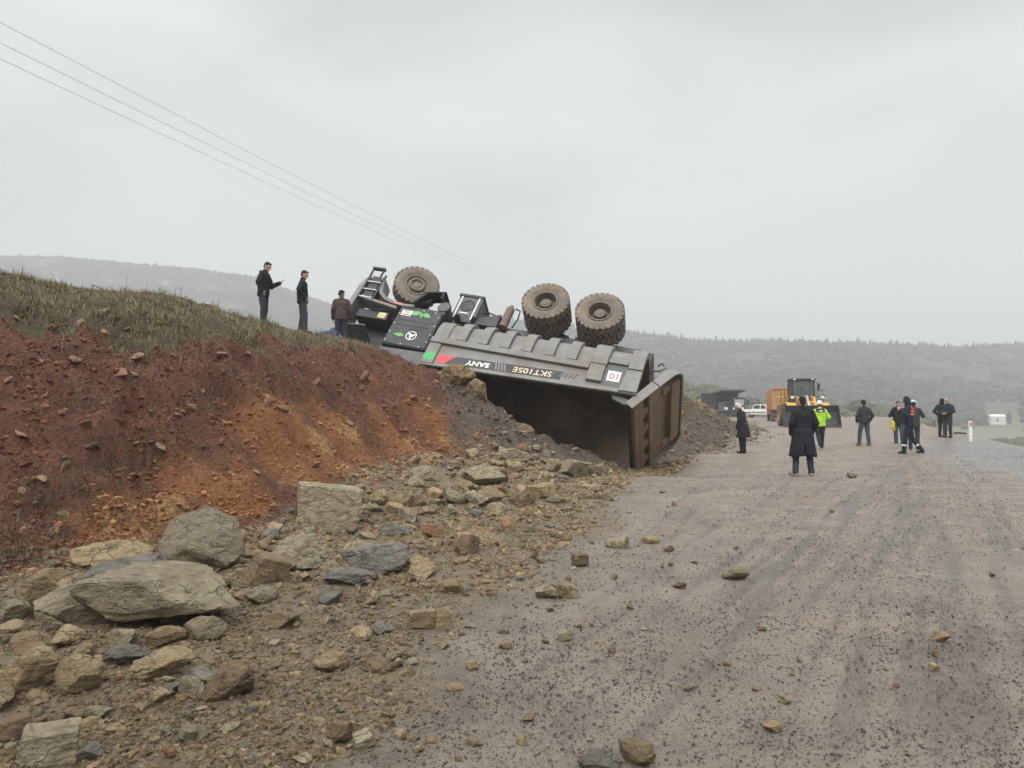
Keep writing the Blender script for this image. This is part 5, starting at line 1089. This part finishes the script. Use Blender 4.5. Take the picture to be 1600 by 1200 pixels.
# on the road
person('man in an ankle length black overcoat seen from behind with legs apart', on(1254, 17.5), N_, 1.80, 0, .05, 0, dict(R=((.275, -.05, 1.15), (.225, .09, .93)), L=((-.275, -.05, 1.15), (-.225, .09, .93))), dict(R=(.175, 0, .09), L=(-.175, 0, .09), Rf=(.45, 1, 0), Lf=(-.45, 1, 0)), trousers=(.03, .045, .062), shoes=(.22, .19, .14), coat=(.43, (.012, .014, .020), .10), head='short')
person('stooped old man in a white headscarf and knee length black coat', on(1161, 25.6), W_ - .7, 1.68, .22, .55, 0, dict(R=((.25, .02, 1.14), (.24, .16, .92)), L=((-.25, .0, 1.14), (-.24, .14, .92))), dict(R=(.07, 0, .09), L=(-.07, .03, .09)), trousers=(.015, .016, .022), shoes=(.02, .018, .016), coat=(.56, (.012, .013, .018), .09), head=None, hat=('scarf', (.52, .47, .40)))
T, U_, HP = person('worker in a bright yellow green jacket and white helmet walking away', on(1281, 28.6), N_ - .15, 1.74, .04, .05, 0, dict(R=((.31, -.04, 1.16), (.14, .14, 1.08)), L=((-.26, -.02, 1.14), (-.24, .12, .93))), dict(R=(.09, .16, .1), L=(-.08, -.26, .2), Lk=(-.09, -.02, .5)), (.34, .60, .04), (.018, .022, .03), head='hair', hat=('helmet', (.85, .84, .84)))
q = Blob(); [q.ell(U_(0, -.02, z), (.185, .125, .04)) for z in np.linspace(1.36, 1.46, 5)]; q.build('dark_yoke', CL((.03, .035, .07)), T, .012, 3)
m_ = MB()
V, Fs, bb = text_mb('POLIS', .07, .004); m_.add([tuple(U_(v[0] - (bb[0] + bb[1]) / 2, -.152 - v[2] * .5, 1.36 + v[1])) for v in V], Fs) if False else m_.box(U_(0, -.150, 1.40), (.15, .012, .035)); m_.build('white_print', M['white'], T)
person('man in a dark padded jacket, black cap and blue jeans walking away', on(1350, 29.6), N_ + .1, 1.76, .04, .1, 0, dict(R=((.31, -.05, 1.16), (.25, .08, .95)), L=((-.31, -.05, 1.16), (-.25, .08, .95))), dict(R=(.15, -.05, .1), L=(-.15, .12, .09), Rf=(.3, 1, 0), Lf=(-.2, 1, 0)), (.035, .031, .032), (.05, .075, .105), (.16, .14, .12), head='short', hat=('beanie', (.015, .015, .017)), hem=.90)
T, U_, HP = person('worker in navy overalls with a red shoulder patch and shin bands striding left', on(1420, 24.6), W_ - .45, 1.82, .06, .2, 0, dict(L=((-.28, .06, 1.18), (-.12, .2, 1.36)), R=((.27, .08, 1.18), (.10, .22, 1.38))), dict(L=(-.1, .16, .09), R=(.1, -.34, .11), Rk=(.1, -.06, .5)), (.014, .018, .034), (.014, .018, .032), (.04, .03, .024), head='hair', hood='up', extra=('shin_stripe',))
q = Blob(); [q.ell(U_(0, -.045, z), (.198, .12, .05)) for z in np.linspace(1.24, 1.39, 6)]; pt_ = q.build('red_patch', CL((.55, .035, .05)), T, .012, 3)
q = Blob(); [q.ell(U_(0, -.04, z), (.204, .125, .012)) for z in (1.195, 1.205)]; q.build('white_band', CL((.6, .55, .55)), T, .01, 2)
person('man in a dark jacket and jeans holding a phone to his ear', on(1403, 29.5), S_ - .5, 1.72, .03, .1, .2, dict(R=((.29, .02, 1.17), (.12, .10, 1.5)), L=((-.28, -.03, 1.14), (-.25, .1, .94))), dict(L=(-.14, .08, .09), R=(.08, -.05, .09)), (.016, .018, .022), (.05, .068, .095), (.5, .46, .38), head='hair')
q = Blob(); q.ell((0, 0, .2), (.09, .07, .16)); q.ell((.03, .02, .05), (.06, .05, .08)); o = q.build('yellow_vest', CL((.62, .5, .03)), None, .012, 3, .04); pp = on(1394.5, 29.3); o.location = (pp[0], pp[1], pp[2] + .62); tag(o, 'bundled yellow vest hanging from the hand of the man on the phone', 'vest')
person('person in a mint coloured cap mostly hidden behind the striding worker', on(1427, 27.5), N_ - .5, 1.76, .05, .1, 0, dict(R=((.3, .08, 1.2), (.2, .2, 1.35)), L=((-.27, 0, 1.15), (-.25, .1, .92))), None, (.035, .04, .04), (.03, .034, .04), head='hair', hat=('cap', (.45, .62, .55)), hem=.8)
person('person in a hooded dark coat facing the bald man at the road edge', on(1471, 34.8), E_ + .5, 1.74, .02, .1, 0, POCK, None, (.016, .017, .019), (.03, .03, .034), head='hair', hood='up', hem=.76, coat=None)
person('bald man in a dark navy jacket at the road edge talking to the hooded person', on(1480.5, 34.2), W_ + .5, 1.75, .03, .05, .15, dict(R=((.29, .0, 1.16), (.12, .2, 1.08)), L=((-.29, .0, 1.16), (-.1, .2, 1.1))), dict(R=(.12, 0, .09), L=(-.12, 0, .09)), (.018, .022, .04), (.035, .036, .042), (.02, .02, .02), head=None, hem=.8)
o = MB(); o.tube([(0, 0, .04), (.25, .02, .06), (.45, .0, .03), (.6, .05, .02)], .05, 8, .03); o = o.build('black_hose', M['rubber'], smooth=40); pp = on(1490, 36.5); o.location = (pp[0], pp[1], pp[2] + .05); tag(o, 'short black hose on the ground behind the bald man', 'hose')

# ------------------------------------------------------------------ roadside post
pp = on(1515, 31.5); post = thing('delineator_post', 'white roadside marker post with a red reflector at the edge of the road', 'marker post', pp)
m = MB(); m.prism([(-.06, -.05), (.06, -.05), (.06, .02), (.0, .06), (-.06, .02)], lambda u, v, k: (u, v, -.1 + .92 * k)); pm = m.build('post', M['plastic'], post, .008)
m = MB(); m.bx(-.035, .035, -.058, -.05, .62, .76); m.build('reflector', M['red'], pm)
# ------------------------------------------------------------------ wheel loader (faces the camera: local -Y is its front)
pp = on(1255, 53); LD = thing('wheel_loader', 'yellow wheel loader facing the camera with its dark bucket on the ground', 'wheel loader', pp, rad(-10)); LD.scale = (.97, 1.0, 1.03)
def pb(root, name, mat_, boxes, bev=.02, par=None):
    m = MB(); [m.bx(*b_) for b_ in boxes]; return m.build(name, mat_, par or root, bev)
m = MB(); bp = [(-.2, .05), (-1.0, .02), (-1.02, .08), (-.45, .22), (-.12, .55), (-.05, 1.0), (-.25, 1.35), (-.3, 1.42), (-.1, 1.42), (.12, 1.05), (.1, .5)]
m.prism(bp, lambda u, v, k: (-1.72 + 3.44 * k, u - 2.3, v)); bk = m.build('bucket', M['bucket'], LD, .015)
for s in (-1, 1):
    m = MB(); m.prism([(-1.0, .03), (-.95, .4), (-.55, 1.2), (-.28, 1.43), (-.05, 1.3), (.12, 1.0), (.1, .4), (-.1, .05)], lambda u, v, k: (s * (1.72 + .05 * k), u - 2.3, v)); m.build('side_cutter', M['bucket'], bk, .01)
pb(LD, 'cutting_edge', M['brown'], [(-1.75, 1.75, -3.42, -3.2, .0, .05)], .005, bk)
for s in (-1, 1):
    m = MB(); m.prism([(-2.25, .7), (-2.15, .95), (-1.1, 1.95), (-.2, 2.05), (-.2, 1.75), (-1.0, 1.6), (-1.95, .62)], lambda u, v, k: (s * (.42 + .16 * k), u, v)); m.build('lift_arm', M['yellow'], LD, .02)
m = MB(); m.tube([(0, -2.2, 1.2), (0, -1.2, 2.0), (0, -.3, 2.0)], .1, 10); m.build('tilt_cylinder', M['steel'], LD, smooth=40)
pb(LD, 'front_frame', M['yellow'], [(-.55, .55, -1.4, .2, .6, 1.7)], .05)
pb(LD, 'rear_frame', M['yellow'], [(-1.15, 1.15, 1.3, 4.2, .9, 2.1)], .1)
pb(LD, 'hood', M['yellow'], [(-.95, .95, 1.6, 4.1, 2.1, 2.5)], .12)
pb(LD, 'deck', M['black'], [(-1.3, 1.3, -.1, 1.4, 1.35, 1.5)], .02)
for s in (-1, 1):
    for yy in (-1.0, 2.4): wheel(LD, (s * 1.05, yy, .72), 'loader', s > 0, .72, .55, 0, 22, M['yellow'], M['tyre'])
    # wheels turn about the x axis here
for ch in LD.children:
    if ch.name.startswith('wheel'): ch.rotation_euler = (0, 0, rad(-90) if ch.location.x < 0 else rad(90))
for s in (-1, 1):
    m = MB(); m.prism([(-1.75, 1.35), (-1.35, 1.6), (-.5, 1.62), (-.2, 1.45), (-.2, 1.38), (-.5, 1.55), (-1.35, 1.53), (-1.72, 1.28)], lambda u, v, k: (s * (.78 + .62 * k), u, v)); fd_ = m.build('fender', M['yellow'], LD, .015)
    pb(LD, 'work_lamp', M['lamp'], [(s * 1.0 - .11, s * 1.0 + .11, -1.5, -1.38, 1.85, 2.02)], .03); m = MB(); m.tube([(s * 1.0, -1.42, 1.6), (s * 1.0, -1.42, 1.86)], .03, 6); m.build('lamp_post', M['black'], LD)
cabL = pb(LD, 'cab', M['black'], [(-.78, .78, -.05, 1.5, 1.5, 1.95), (-.78, -.68, -.05, .08, 1.95, 3.1), (.68, .78, -.05, .08, 1.95, 3.1), (-.78, -.68, 1.38, 1.5, 1.95, 3.1), (.68, .78, 1.38, 1.5, 1.95, 3.1)], .02)
pb(LD, 'roof', M['black'], [(-.84, .84, -.15, 1.6, 3.1, 3.24)], .05, cabL); pb(LD, 'roof_lamp', M['lamp'], [(-.7, -.52, -.2, -.152, 3.12, 3.2), (.52, .7, -.2, -.152, 3.12, 3.2)], .01, cabL)
pb(LD, 'window', M['glass'], [(-.679, .679, .0, .015, 1.952, 3.098)], 0, cabL); pb(LD, 'window', M['glass'], [(-.679, .679, 1.42, 1.435, 1.952, 3.098)], 0, cabL)
for s in (-1, 1): pb(LD, 'window', M['glass'], [(s * .73 - .006, s * .73 + .006, .082, 1.378, 1.952, 3.098)], 0, cabL)
pb(LD, 'seat', M['black'], [(-.25, .25, .55, 1.0, 1.96, 2.1), (-.25, .25, .95, 1.08, 2.1, 2.75)], .04, cabL)
for s in (-1, 1):
    m = MB(); m.tube([(s * .8, -.05, 2.95), (s * 1.0, -.15, 2.95), (s * 1.0, -.15, 2.9)], .02, 6); a_ = m.build('mirror_arm', M['black'], LD); m = MB(); m.bx(s * 1.0 - .1, s * 1.0 + .1, -.2, -.14, 2.5, 2.88); m.build('mirror', M['black'], a_, .02)
    m = MB()
    for x_ in (.85, 1.3): m.tube([(s * x_, -.08, 1.5), (s * x_, -.08, 2.45)], .02, 6)
    m.tube([(s * .85, -.08, 2.45), (s * 1.3, -.08, 2.45), (s * 1.3, 1.3, 2.45), (s * 1.3, 1.3, 1.5)], .02, 6); m.tube([(s * .85, -.08, 2.0), (s * 1.3, -.08, 2.0)], .02, 6); m.build('handrail', M['black'], LD)
m = MB(); m.tube([(.95, -.4, 1.6), (1.2, -.5, 1.95), (1.4, -.5, 2.1)], .035, 6); m.build('grab_bar', M['black'], LD)
m = MB(); [m.bx(-1.45, -1.15, -.1, .4, z_, z_ + .05) for z_ in (.5, .85, 1.2)]; m.tube([(-1.47, -.08, .4), (-1.47, -.08, 1.5)], .025, 6); m.build('ladder', M['black'], LD)
lz = Matrix.Translation(pp) @ Matrix.Rotation(rad(-10), 4, 'Z'); op = lz @ Vector((0, .55, 1.32))
T, _, _ = person('operator in dark clothes sitting behind the windscreen of the wheel loader', op, S_ - rad(10), 1.7, .12, .15, 0, dict(R=((.27, .1, 1.18), (.15, .33, 1.15)), L=((-.27, .1, 1.18), (-.15, .33, 1.15))), dict(R=(.13, .42, .5), L=(-.13, .42, .5), Rk=(.13, .42, .95), Lk=(-.13, .42, .95)), (.025, .027, .03), (.03, .03, .035), head='hair')
T.location.z = op[2] - .14 - .05
# ------------------------------------------------------------------ orange dump truck behind the loader
pp = on(1219, 78); OD = thing('tipper_truck', 'orange tipper truck parked behind the left side of the wheel loader', 'truck', pp, rad(166))
m = MB(); m.prism([(-1.2, 1.15), (1.2, 1.15), (1.28, 3.15), (1.1, 3.25), (-1.1, 3.25), (-1.28, 3.15)], lambda u, v, k: (u, .0 + 5.2 * k, v)); ob = m.build('tipper_body', M['orange'], OD, .03)
for xx in (-.75, 0, .75):
    m = MB(); m.bx(xx - .06, xx + .06, 5.202, 5.29, 1.2, 3.1); m.build('rib', M['orange'], ob, .01)
m = MB(); m.bx(-1.3, 1.3, 5.202, 5.32, 3.1, 3.3); m.build('top_rail', M['orange'], ob, .02)
for s in (-1, 1):
    for yy in (.6, 1.9, 3.2, 4.5):
        m = MB(); m.bx(s * 1.245 - .05, s * 1.245 + .05, yy - .06, yy + .06, 1.2, 3.1); m.build('rib', M['orange'], ob, .01)
m = MB(); m.bx(-.5, .5, -2.4, 5.0, .85, 1.1); m.build('chassis', M['black'], OD, .02)
m = MB(); m.prism([(-2.5, .7), (-2.55, 1.7), (-2.35, 2.95), (-.45, 3.0), (-.4, .7)], lambda u, v, k: (-1.15 + 2.3 * k, u, v)); oc = m.build('cab', M['orange'], OD, .05)
m = MB(); m.prism([(-2.56, 1.75), (-2.57, 1.76), (-2.40, 2.8), (-2.385, 2.8)], lambda u, v, k: (-1.0 + 2.0 * k, u, v)); m.build('windscreen', M['dkglass'], oc)
for s in (-1, 1):
    for yy in (-1.6, 2.6, 4.0):
        wo = wheel(OD, (s * 1.0, yy, .52), 'truck', s > 0, .52, .3, 0, 20, M['rim_dk'], M['tyre']); wo.rotation_euler = (0, 0, rad(-90) if s < 0 else rad(90))
# ------------------------------------------------------------------ white pickup
pp = on(1189, 104); PK = thing('pickup_truck', 'white double cab pickup parked on the far bend of the road', 'pickup', pp, rad(0))
PK.rotation_euler = (0, 0, rad(-38))       # nose at local +X
sec = [(-2.6, .55), (-2.6, 1.1), (-1.0, 1.12), (-.85, 1.15), (-.55, 1.78), (.85, 1.8), (1.45, 1.2), (2.35, 1.08), (2.55, .95), (2.6, .5), (2.1, .42), (-2.4, .45)]
m = MB(); m.prism([(-2.6, .5), (-2.6, 1.12), (1.4, 1.15), (2.4, 1.06), (2.58, .92), (2.6, .5), (2.2, .42), (-2.4, .42)], lambda u, v, k: (u, -.9 + 1.8 * k, v)); pk = m.build('body', M['white'], PK, .06)
m = MB(); V = [(-1.0, -.84, 1.12), (1.35, -.84, 1.14), (.75, -.68, 1.78), (-.75, -.68, 1.78)]; V = V + [(a, -b, c) for a, b, c in V]; m.add(V, [(0, 1, 2, 3), (4, 7, 6, 5), (0, 4, 5, 1), (1, 5, 6, 2), (2, 6, 7, 3), (3, 7, 4, 0)]); pc = m.build('cabin', M['white'], PK, .05)
def quad_out(name, pts, mat_, par, off=.012):
    a, b, c = (np.array(pts[i], float) for i in (0, 1, 2)); nn = np.cross(b - a, c - a); nn /= np.linalg.norm(nn); m = MB(); k = len(pts); P = [np.array(p) + nn * off for p in pts]; Q = [np.array(p) - nn * .002 for p in pts]
    m.add(P + Q, [tuple(range(k)), tuple(range(k, 2 * k))[::-1]] + [(i, i + k, (i + 1) % k + k, (i + 1) % k) for i in range(k)]); return m.build(name, mat_, par)
for s in (1, -1):
    f = lambda x, z: (x, s * -(.84 - .16 * (z - 1.12) / .66) , z)
    for p in ([f(.22, 1.2), f(1.12, 1.2), f(.68, 1.7), f(.22, 1.7)], [f(-.85, 1.2), f(.12, 1.2), f(.12, 1.7), f(-.66, 1.7)]): quad_out('side_window', p if s > 0 else p[::-1], M['dkglass'], pc)
quad_out('windscreen', [(1.29, -.74, 1.2), (1.29, .74, 1.2), (.81, .62, 1.72), (.81, -.62, 1.72)], M['dkglass'], pc)
pb(PK, 'grille', M['black'], [(2.57, 2.62, -.5, .5, .72, .92)], .01, pk); pb(PK, 'bumper', M['grey_dk'], [(2.55, 2.68, -.85, .85, .42, .62)], .03, pk)
for s in (-1, 1): pb(PK, 'headlight', M['lamp'], [(2.5, 2.6, s * .7 - .16, s * .7 + .16, .78, .95)], .02, pk)
for s in (-1, 1):
    for xx in (-1.6, 1.65): wheel(PK, (xx, s * .8, .38), 'car', s > 0, .38, .26, 0, 20, M['steel'], M['tyre'])
    pb(PK, 'mirror', M['white'], [(.9, 1.05, s * .9, s * 1.05, 1.12, 1.3)], .02, pc)
m = MB(); m.bx(-2.0, .9, -.905, -.901, .6, .8); m.build('tan_stripe', M['straw'], pk)
# ------------------------------------------------------------------ dark mining truck far off
pp = on(1120, 118); HT = thing('dump_truck', 'dark mining dump truck parked upright beyond the grassy mound', 'dump truck', pp, rad(-82)); HT.scale = (.95, .95, 1.12)
m = MB(); m.prism([(-1.9, 2.2), (3.6, 1.75), (4.0, 3.9), (-2.2, 3.85)], lambda u, v, k: (u, -1.85 + 3.7 * k, v)); hb_ = m.build('dump_bed', M['navy_dk'], HT, .04); m = MB(); m.prism([(-2.2, 3.86), (4.0, 3.92), (6.6, 4.25), (6.6, 4.4), (3.9, 4.15), (-2.2, 4.0)], lambda u, v, k: (u, -2.0 + 4.0 * k, v)); m.build('canopy', M['grey_dk'], hb_, .02)
for s in (-1, 1):
    for xx in (-1.2, 0, 1.2, 2.4): pb(HT, 'rib', M['navy_dk'], [(xx, xx + .25, s * 1.85, s * 1.95, 2.3, 3.9)], .02, hb_)
pb(HT, 'chassis', M['black'], [(-1.3, 6.6, -.6, .6, 1.0, 1.55)]); hc_ = pb(HT, 'cab', M['navy_dk'], [(4.7, 6.5, -.15, 1.8, 1.5, 3.35)], .08); pb(HT, 'hood', M['grey_dk'], [(4.8, 6.45, -1.8, -.2, 1.5, 2.75)], .08)
pb(HT, 'windscreen', M['steel'], [(6.502, 6.52, .1, 1.6, 2.35, 3.1)], 0, hc_); m = MB(); m.prism([(-.25, 1.8), (.15, 1.8), (-.05, 2.15)], lambda u, v, k: (6.503 + .02 * k, u, v)); m.build('emblem', M['white'], hc_); pb(HT, 'grille', M['black'], [(6.502, 6.53, -1.5, -.35, 1.7, 2.9)], .01, hc_); pb(HT, 'bumper', M['navy_dk'], [(6.5, 6.9, -1.8, 1.8, .7, 1.3)], .05)
for s in (-1, 1): pb(HT, 'headlight', M['lamp'], [(6.502, 6.6, s * 1.3 - .25, s * 1.3 + .25, 1.75, 2.1)], .02)
for s in (-1, 1):
    m = MB(); m.tube([(6.5, s * 1.8, 3.0), (6.8, s * 2.1, 3.0)], .03, 6); a_ = m.build('mirror_arm', M['black'], HT); pb(HT, 'mirror', M['black'], [(6.75, 6.85, s * 2.1 - .12, s * 2.1 + .12, 2.4, 3.0)], .02, a_)
    for xx in (0, 1.75): wheel(HT, (xx, s * 1.4, .75), 'rear', s > 0)
    wheel(HT, (5.6, s * 1.4, .75), 'front', s > 0)
    m = MB(); m.bx(4.6, 6.5, s * 1.25, s * 1.8, 1.5, 1.6); m.build('fender', M['navy_dk'], HT, .02)
# ------------------------------------------------------------------ power lines (real cables passing over the bank)
for (ax, ay, bx_, by, lab) in ((0, 35, 815, 441, 'uppermost of the three overhead power cables'), (0, 67, 817, 447, 'middle one of the three overhead power cables'), (0, 92, 812, 450, 'lowest of the three overhead power cables')):
    A_ = at(ax, ay, 24); B_ = at(bx_ , by, 170); d = A_ - B_; P = []
    for t in np.linspace(-.12, 1, 60): q = A_ + (B_ - A_) * t; q[2] -= 2.2 * 4 * (t * (1 - t)) * .35; P.append(q)
    o = MB().tube([tuple(p_) for p_ in P], .0078, 6).build('power_cable', M['cable'], smooth=60); tag(o, lab, 'cable', 'overhead power cables')
# ------------------------------------------------------------------ far trees and scrub
def conifer(h, seg=6):
    V = []; Fs = []
    for z0, z1, r0 in ((.12, .55, .24), (.35, .8, .18), (.6, 1.0, .11)):
        b = len(V); V += [(r0 * (1 + .25 * math.sin(k * 2.7)) * math.cos(2 * math.pi * k / seg), r0 * (1 + .2 * math.cos(k * 1.9)) * math.sin(2 * math.pi * k / seg), z0) for k in range(seg)] + [(0, 0, z1)]; Fs += [(b + k, b + (k + 1) % seg, b + seg) for k in range(seg)]
    return np.array(V), np.array(Fs)
def mass(name, proto, P, S, Sx, C, m, label, cat):
    V0, F0 = proto; n = len(P); a = RNG.uniform(0, 6.28, n); ca = np.cos(a)[:, None]; sa = np.sin(a)[:, None]
    X = (V0[:, 0][None] * ca - V0[:, 1][None] * sa) * Sx[:, None]; Y = (V0[:, 0][None] * sa + V0[:, 1][None] * ca) * Sx[:, None]; Z = V0[:, 2][None] * S[:, None]
    V = np.stack([X, Y, Z], -1) + P[:, None, :]; Fs = (F0[None] + (np.arange(n) * len(V0))[:, None, None]).reshape(-1, F0.shape[1]); col = np.repeat(np.c_[C, np.ones(n)][:, None, :], len(V0), 1).reshape(-1, 4)
    return tag(link(name, np_mesh(name, V.reshape(-1, 3), Fs, False, {'Col': col}), m), label, cat, kind='stuff')
n = 16000; px = RNG.uniform(560, 1800, n); yr = np.interp(px, RPX, RYD); t = np.where(RNG.random(n) < .16, RNG.uniform(.965, 1.0, n), RNG.uniform(.45, 1.0, n)); y = yr * t; x = (px - 800) / FPX * y
k = fbm(x / 130, y / 130, o=3, s=88) + .35 + .5 * (t > .95) > RNG.uniform(-.2, .5, n); k &= ~((px > 1535) & (px < 1600) & (t < .58)); x = x[k]; y = y[k]; n = len(x)
S = .72 * RNG.gamma(7, 1.1, n) * np.where(y > .96 * np.interp(800 + FPX * x / y, RPX, RYD), 1, .62); C = np.array([(.025, .030, .022), (.035, .040, .028), (.05, .05, .036)])[RNG.integers(0, 3, n)]
FM = attrmat('far_foliage', .95)
V2, F2 = ICO[1]; crownlet = V2 * (1 + RNG.uniform(-.3, .3, (len(V2), 1))) + np.array([0, 0, .6])
tt = y / np.interp(800 + FPX * x / y, RPX, RYD); rdg = tt > .955
mass('pine_ridge', conifer(1), np.c_[x, y, Hfar(x, y) - .5][rdg], S[rdg], S[rdg] * 1.1, C[rdg], FM, 'row of far pines standing along the top of the hazy hill on the right', 'forest')
mass('hillside_forest', (crownlet, F2), np.c_[x, y, Hfar(x, y) - .5][~rdg], S[~rdg] * .7, S[~rdg] * 1.0, C[~rdg] * .75, FM, 'dark forest covering the slope of the hazy hill on the right', 'forest')
n = 3000; px = RNG.uniform(-200, 640, n); yr = np.interp(px, RPX, RYD); y = yr * RNG.uniform(.97, 1.0, n); x = (px - 800) / FPX * y; S = RNG.gamma(6, .38, n)
mass('ridge_wood', conifer(1), np.c_[x, y, Hfar(x, y) - .5], S, S * 1.5, np.tile((.04, .05, .03), (n, 1)), FM, 'thin line of trees along the top of the hazy mountain on the left', 'wood')
V1, F1 = ICO[3]; lump = V1 * (1 + .3 * fbm(V1[:, 0] * 2.2, V1[:, 1] * 2.2, V1[:, 2] * 2.2, o=3, s=2) + .28 * noise(V1[:, 0] * 5.5, V1[:, 1] * 5.5, V1[:, 2] * 5.5, s=2))[:, None]; lump = lump * np.array([1, 1, .8]) + np.array([0, 0, .6])
n = 5200; px = RNG.uniform(980, 1700, n); y = RNG.normal(262, 34, n); x = (px - 800) / FPX * y; zz = Hfar(x, y); k = ((zz > -9.5) | (RNG.random(n) < .10)) & (fbm(x / 14, y / 14, o=3, s=15) + RNG.uniform(-.3, .5, n) > 0); x = x[k]; y = y[k]; n = len(x); S = RNG.gamma(4, .33, n)
C = np.array([(.05, .06, .03), (.07, .08, .04), (.09, .095, .05)])[RNG.integers(0, 3, n)]
mass('scrub', (lump, F1), np.c_[x, y, Hfar(x, y) - .4], S, S * 1.15, C, FM, 'rounded grey green scrub on the low rise behind the loader', 'scrub')
n = 6000; y = RNG.uniform(150, 900, n); x = RNG.uniform(.45, .95, n) * y; k = (fbm(x / 60, y / 60, o=3, s=14) > .12) & (np.abs(x / y - .632) > .035); x = x[k]; y = y[k]; n = len(x); S = RNG.gamma(3, .26, n)
mass('valley_bushes', (lump, F1), np.c_[x, y, Hfar(x, y) - .3], S, S * 1.3, np.tile((.07, .085, .045), (n, 1)), FM, 'low bushes dotted over the pale valley floor on the right', 'bushes')
# white farm building and cypress in the valley
def gpt(px, py, Y0_=150, Y1_=900):
    r_ = ray(px, py); ys = np.arange(Y0_, Y1_, .5); s_ = ys / r_[1]; d = CAMZ + r_[2] * s_ - Hfar(r_[0] * s_, ys); k_ = int(np.argmax(d < 0)) if (d < 0).any() else 300; return np.array([r_[0] * s_[k_], ys[k_], float(Hfar(np.array([r_[0] * s_[k_]]), ys[k_:k_ + 1])[0])])
g_ = gpt(1558, 663); sc_l = g_[1] / FPX; g_[2] += 5 * sc_l; hs = thing('farm_building', 'small white building alone on the valley floor at far right', 'building', g_, -.35)
wd = 20 * sc_l; m = MB(); m.bx(-wd / 2, wd / 2, -wd * .3, wd * .3, -6 * sc_l, 7 * sc_l); wl = m.build('wall', M['white'], hs, 0)
m = MB(); m.prism([(-wd * .34, 7 * sc_l), (wd * .34, 7 * sc_l), (0, 10.5 * sc_l)], lambda u, v, k_: (-wd * .53 + wd * 1.06 * k_, u, v + .02)); m.build('roof', M['white'], hs)
m = MB(); m.bx(-wd * .1, wd * .05, -wd * .3 - .05, -wd * .3 - .01, -.4, 4 * sc_l); m.build('door', M['grey_dk'], wl)
g_ = gpt(1577, 664); sc_l = g_[1] / FPX; tr_ = thing('cypress_tree', 'dark slim cypress beside the small white building at far right', 'tree', g_)
m = MB(); m.tube([(0, 0, -.3), (0, 0, 6 * sc_l)], .9 * sc_l, 8, .4 * sc_l); m.build('trunk', M['bark'], tr_)
cv = V1 * (1 + .35 * fbm(V1[:, 0] * 4, V1[:, 1] * 4, V1[:, 2] * 5, o=3, s=6))[:, None]; cv = cv * np.array([3.6 * sc_l, 3.6 * sc_l, 11 * sc_l]) * np.array([1, 1, 1]); taper = np.interp(cv[:, 2], [-11 * sc_l, 0, 11 * sc_l], [1.1, .9, .35]); cv[:, :2] *= taper[:, None]; cv[:, 2] += 13 * sc_l
link('crown', np_mesh('crown', cv, F1), mat('cypress_foliage', (.03, .04, .025), .95), tr_)

# ------------------------------------------------------------------ haze
hz = MB(); hz.bx(-4600, 4600, -60, 4400, -60, 640); ho = hz.build('haze', None); hm = bpy.data.materials.new('haze'); hm.use_nodes = True; nt = hm.node_tree; nt.nodes.clear()
hmo = N(nt, 'ShaderNodeOutputMaterial'); pv = N(nt, 'ShaderNodeVolumePrincipled'); pv.inputs['Color'].default_value = (.855, .875, .90, 1); pv.inputs['Density'].default_value = HAZE_DENS; nt.links.new(pv.outputs[0], hmo.inputs['Volume'])
ho.data.materials.append(hm); tag(ho, 'thin grey drizzle haze filling the whole valley', 'haze', kind='stuff')
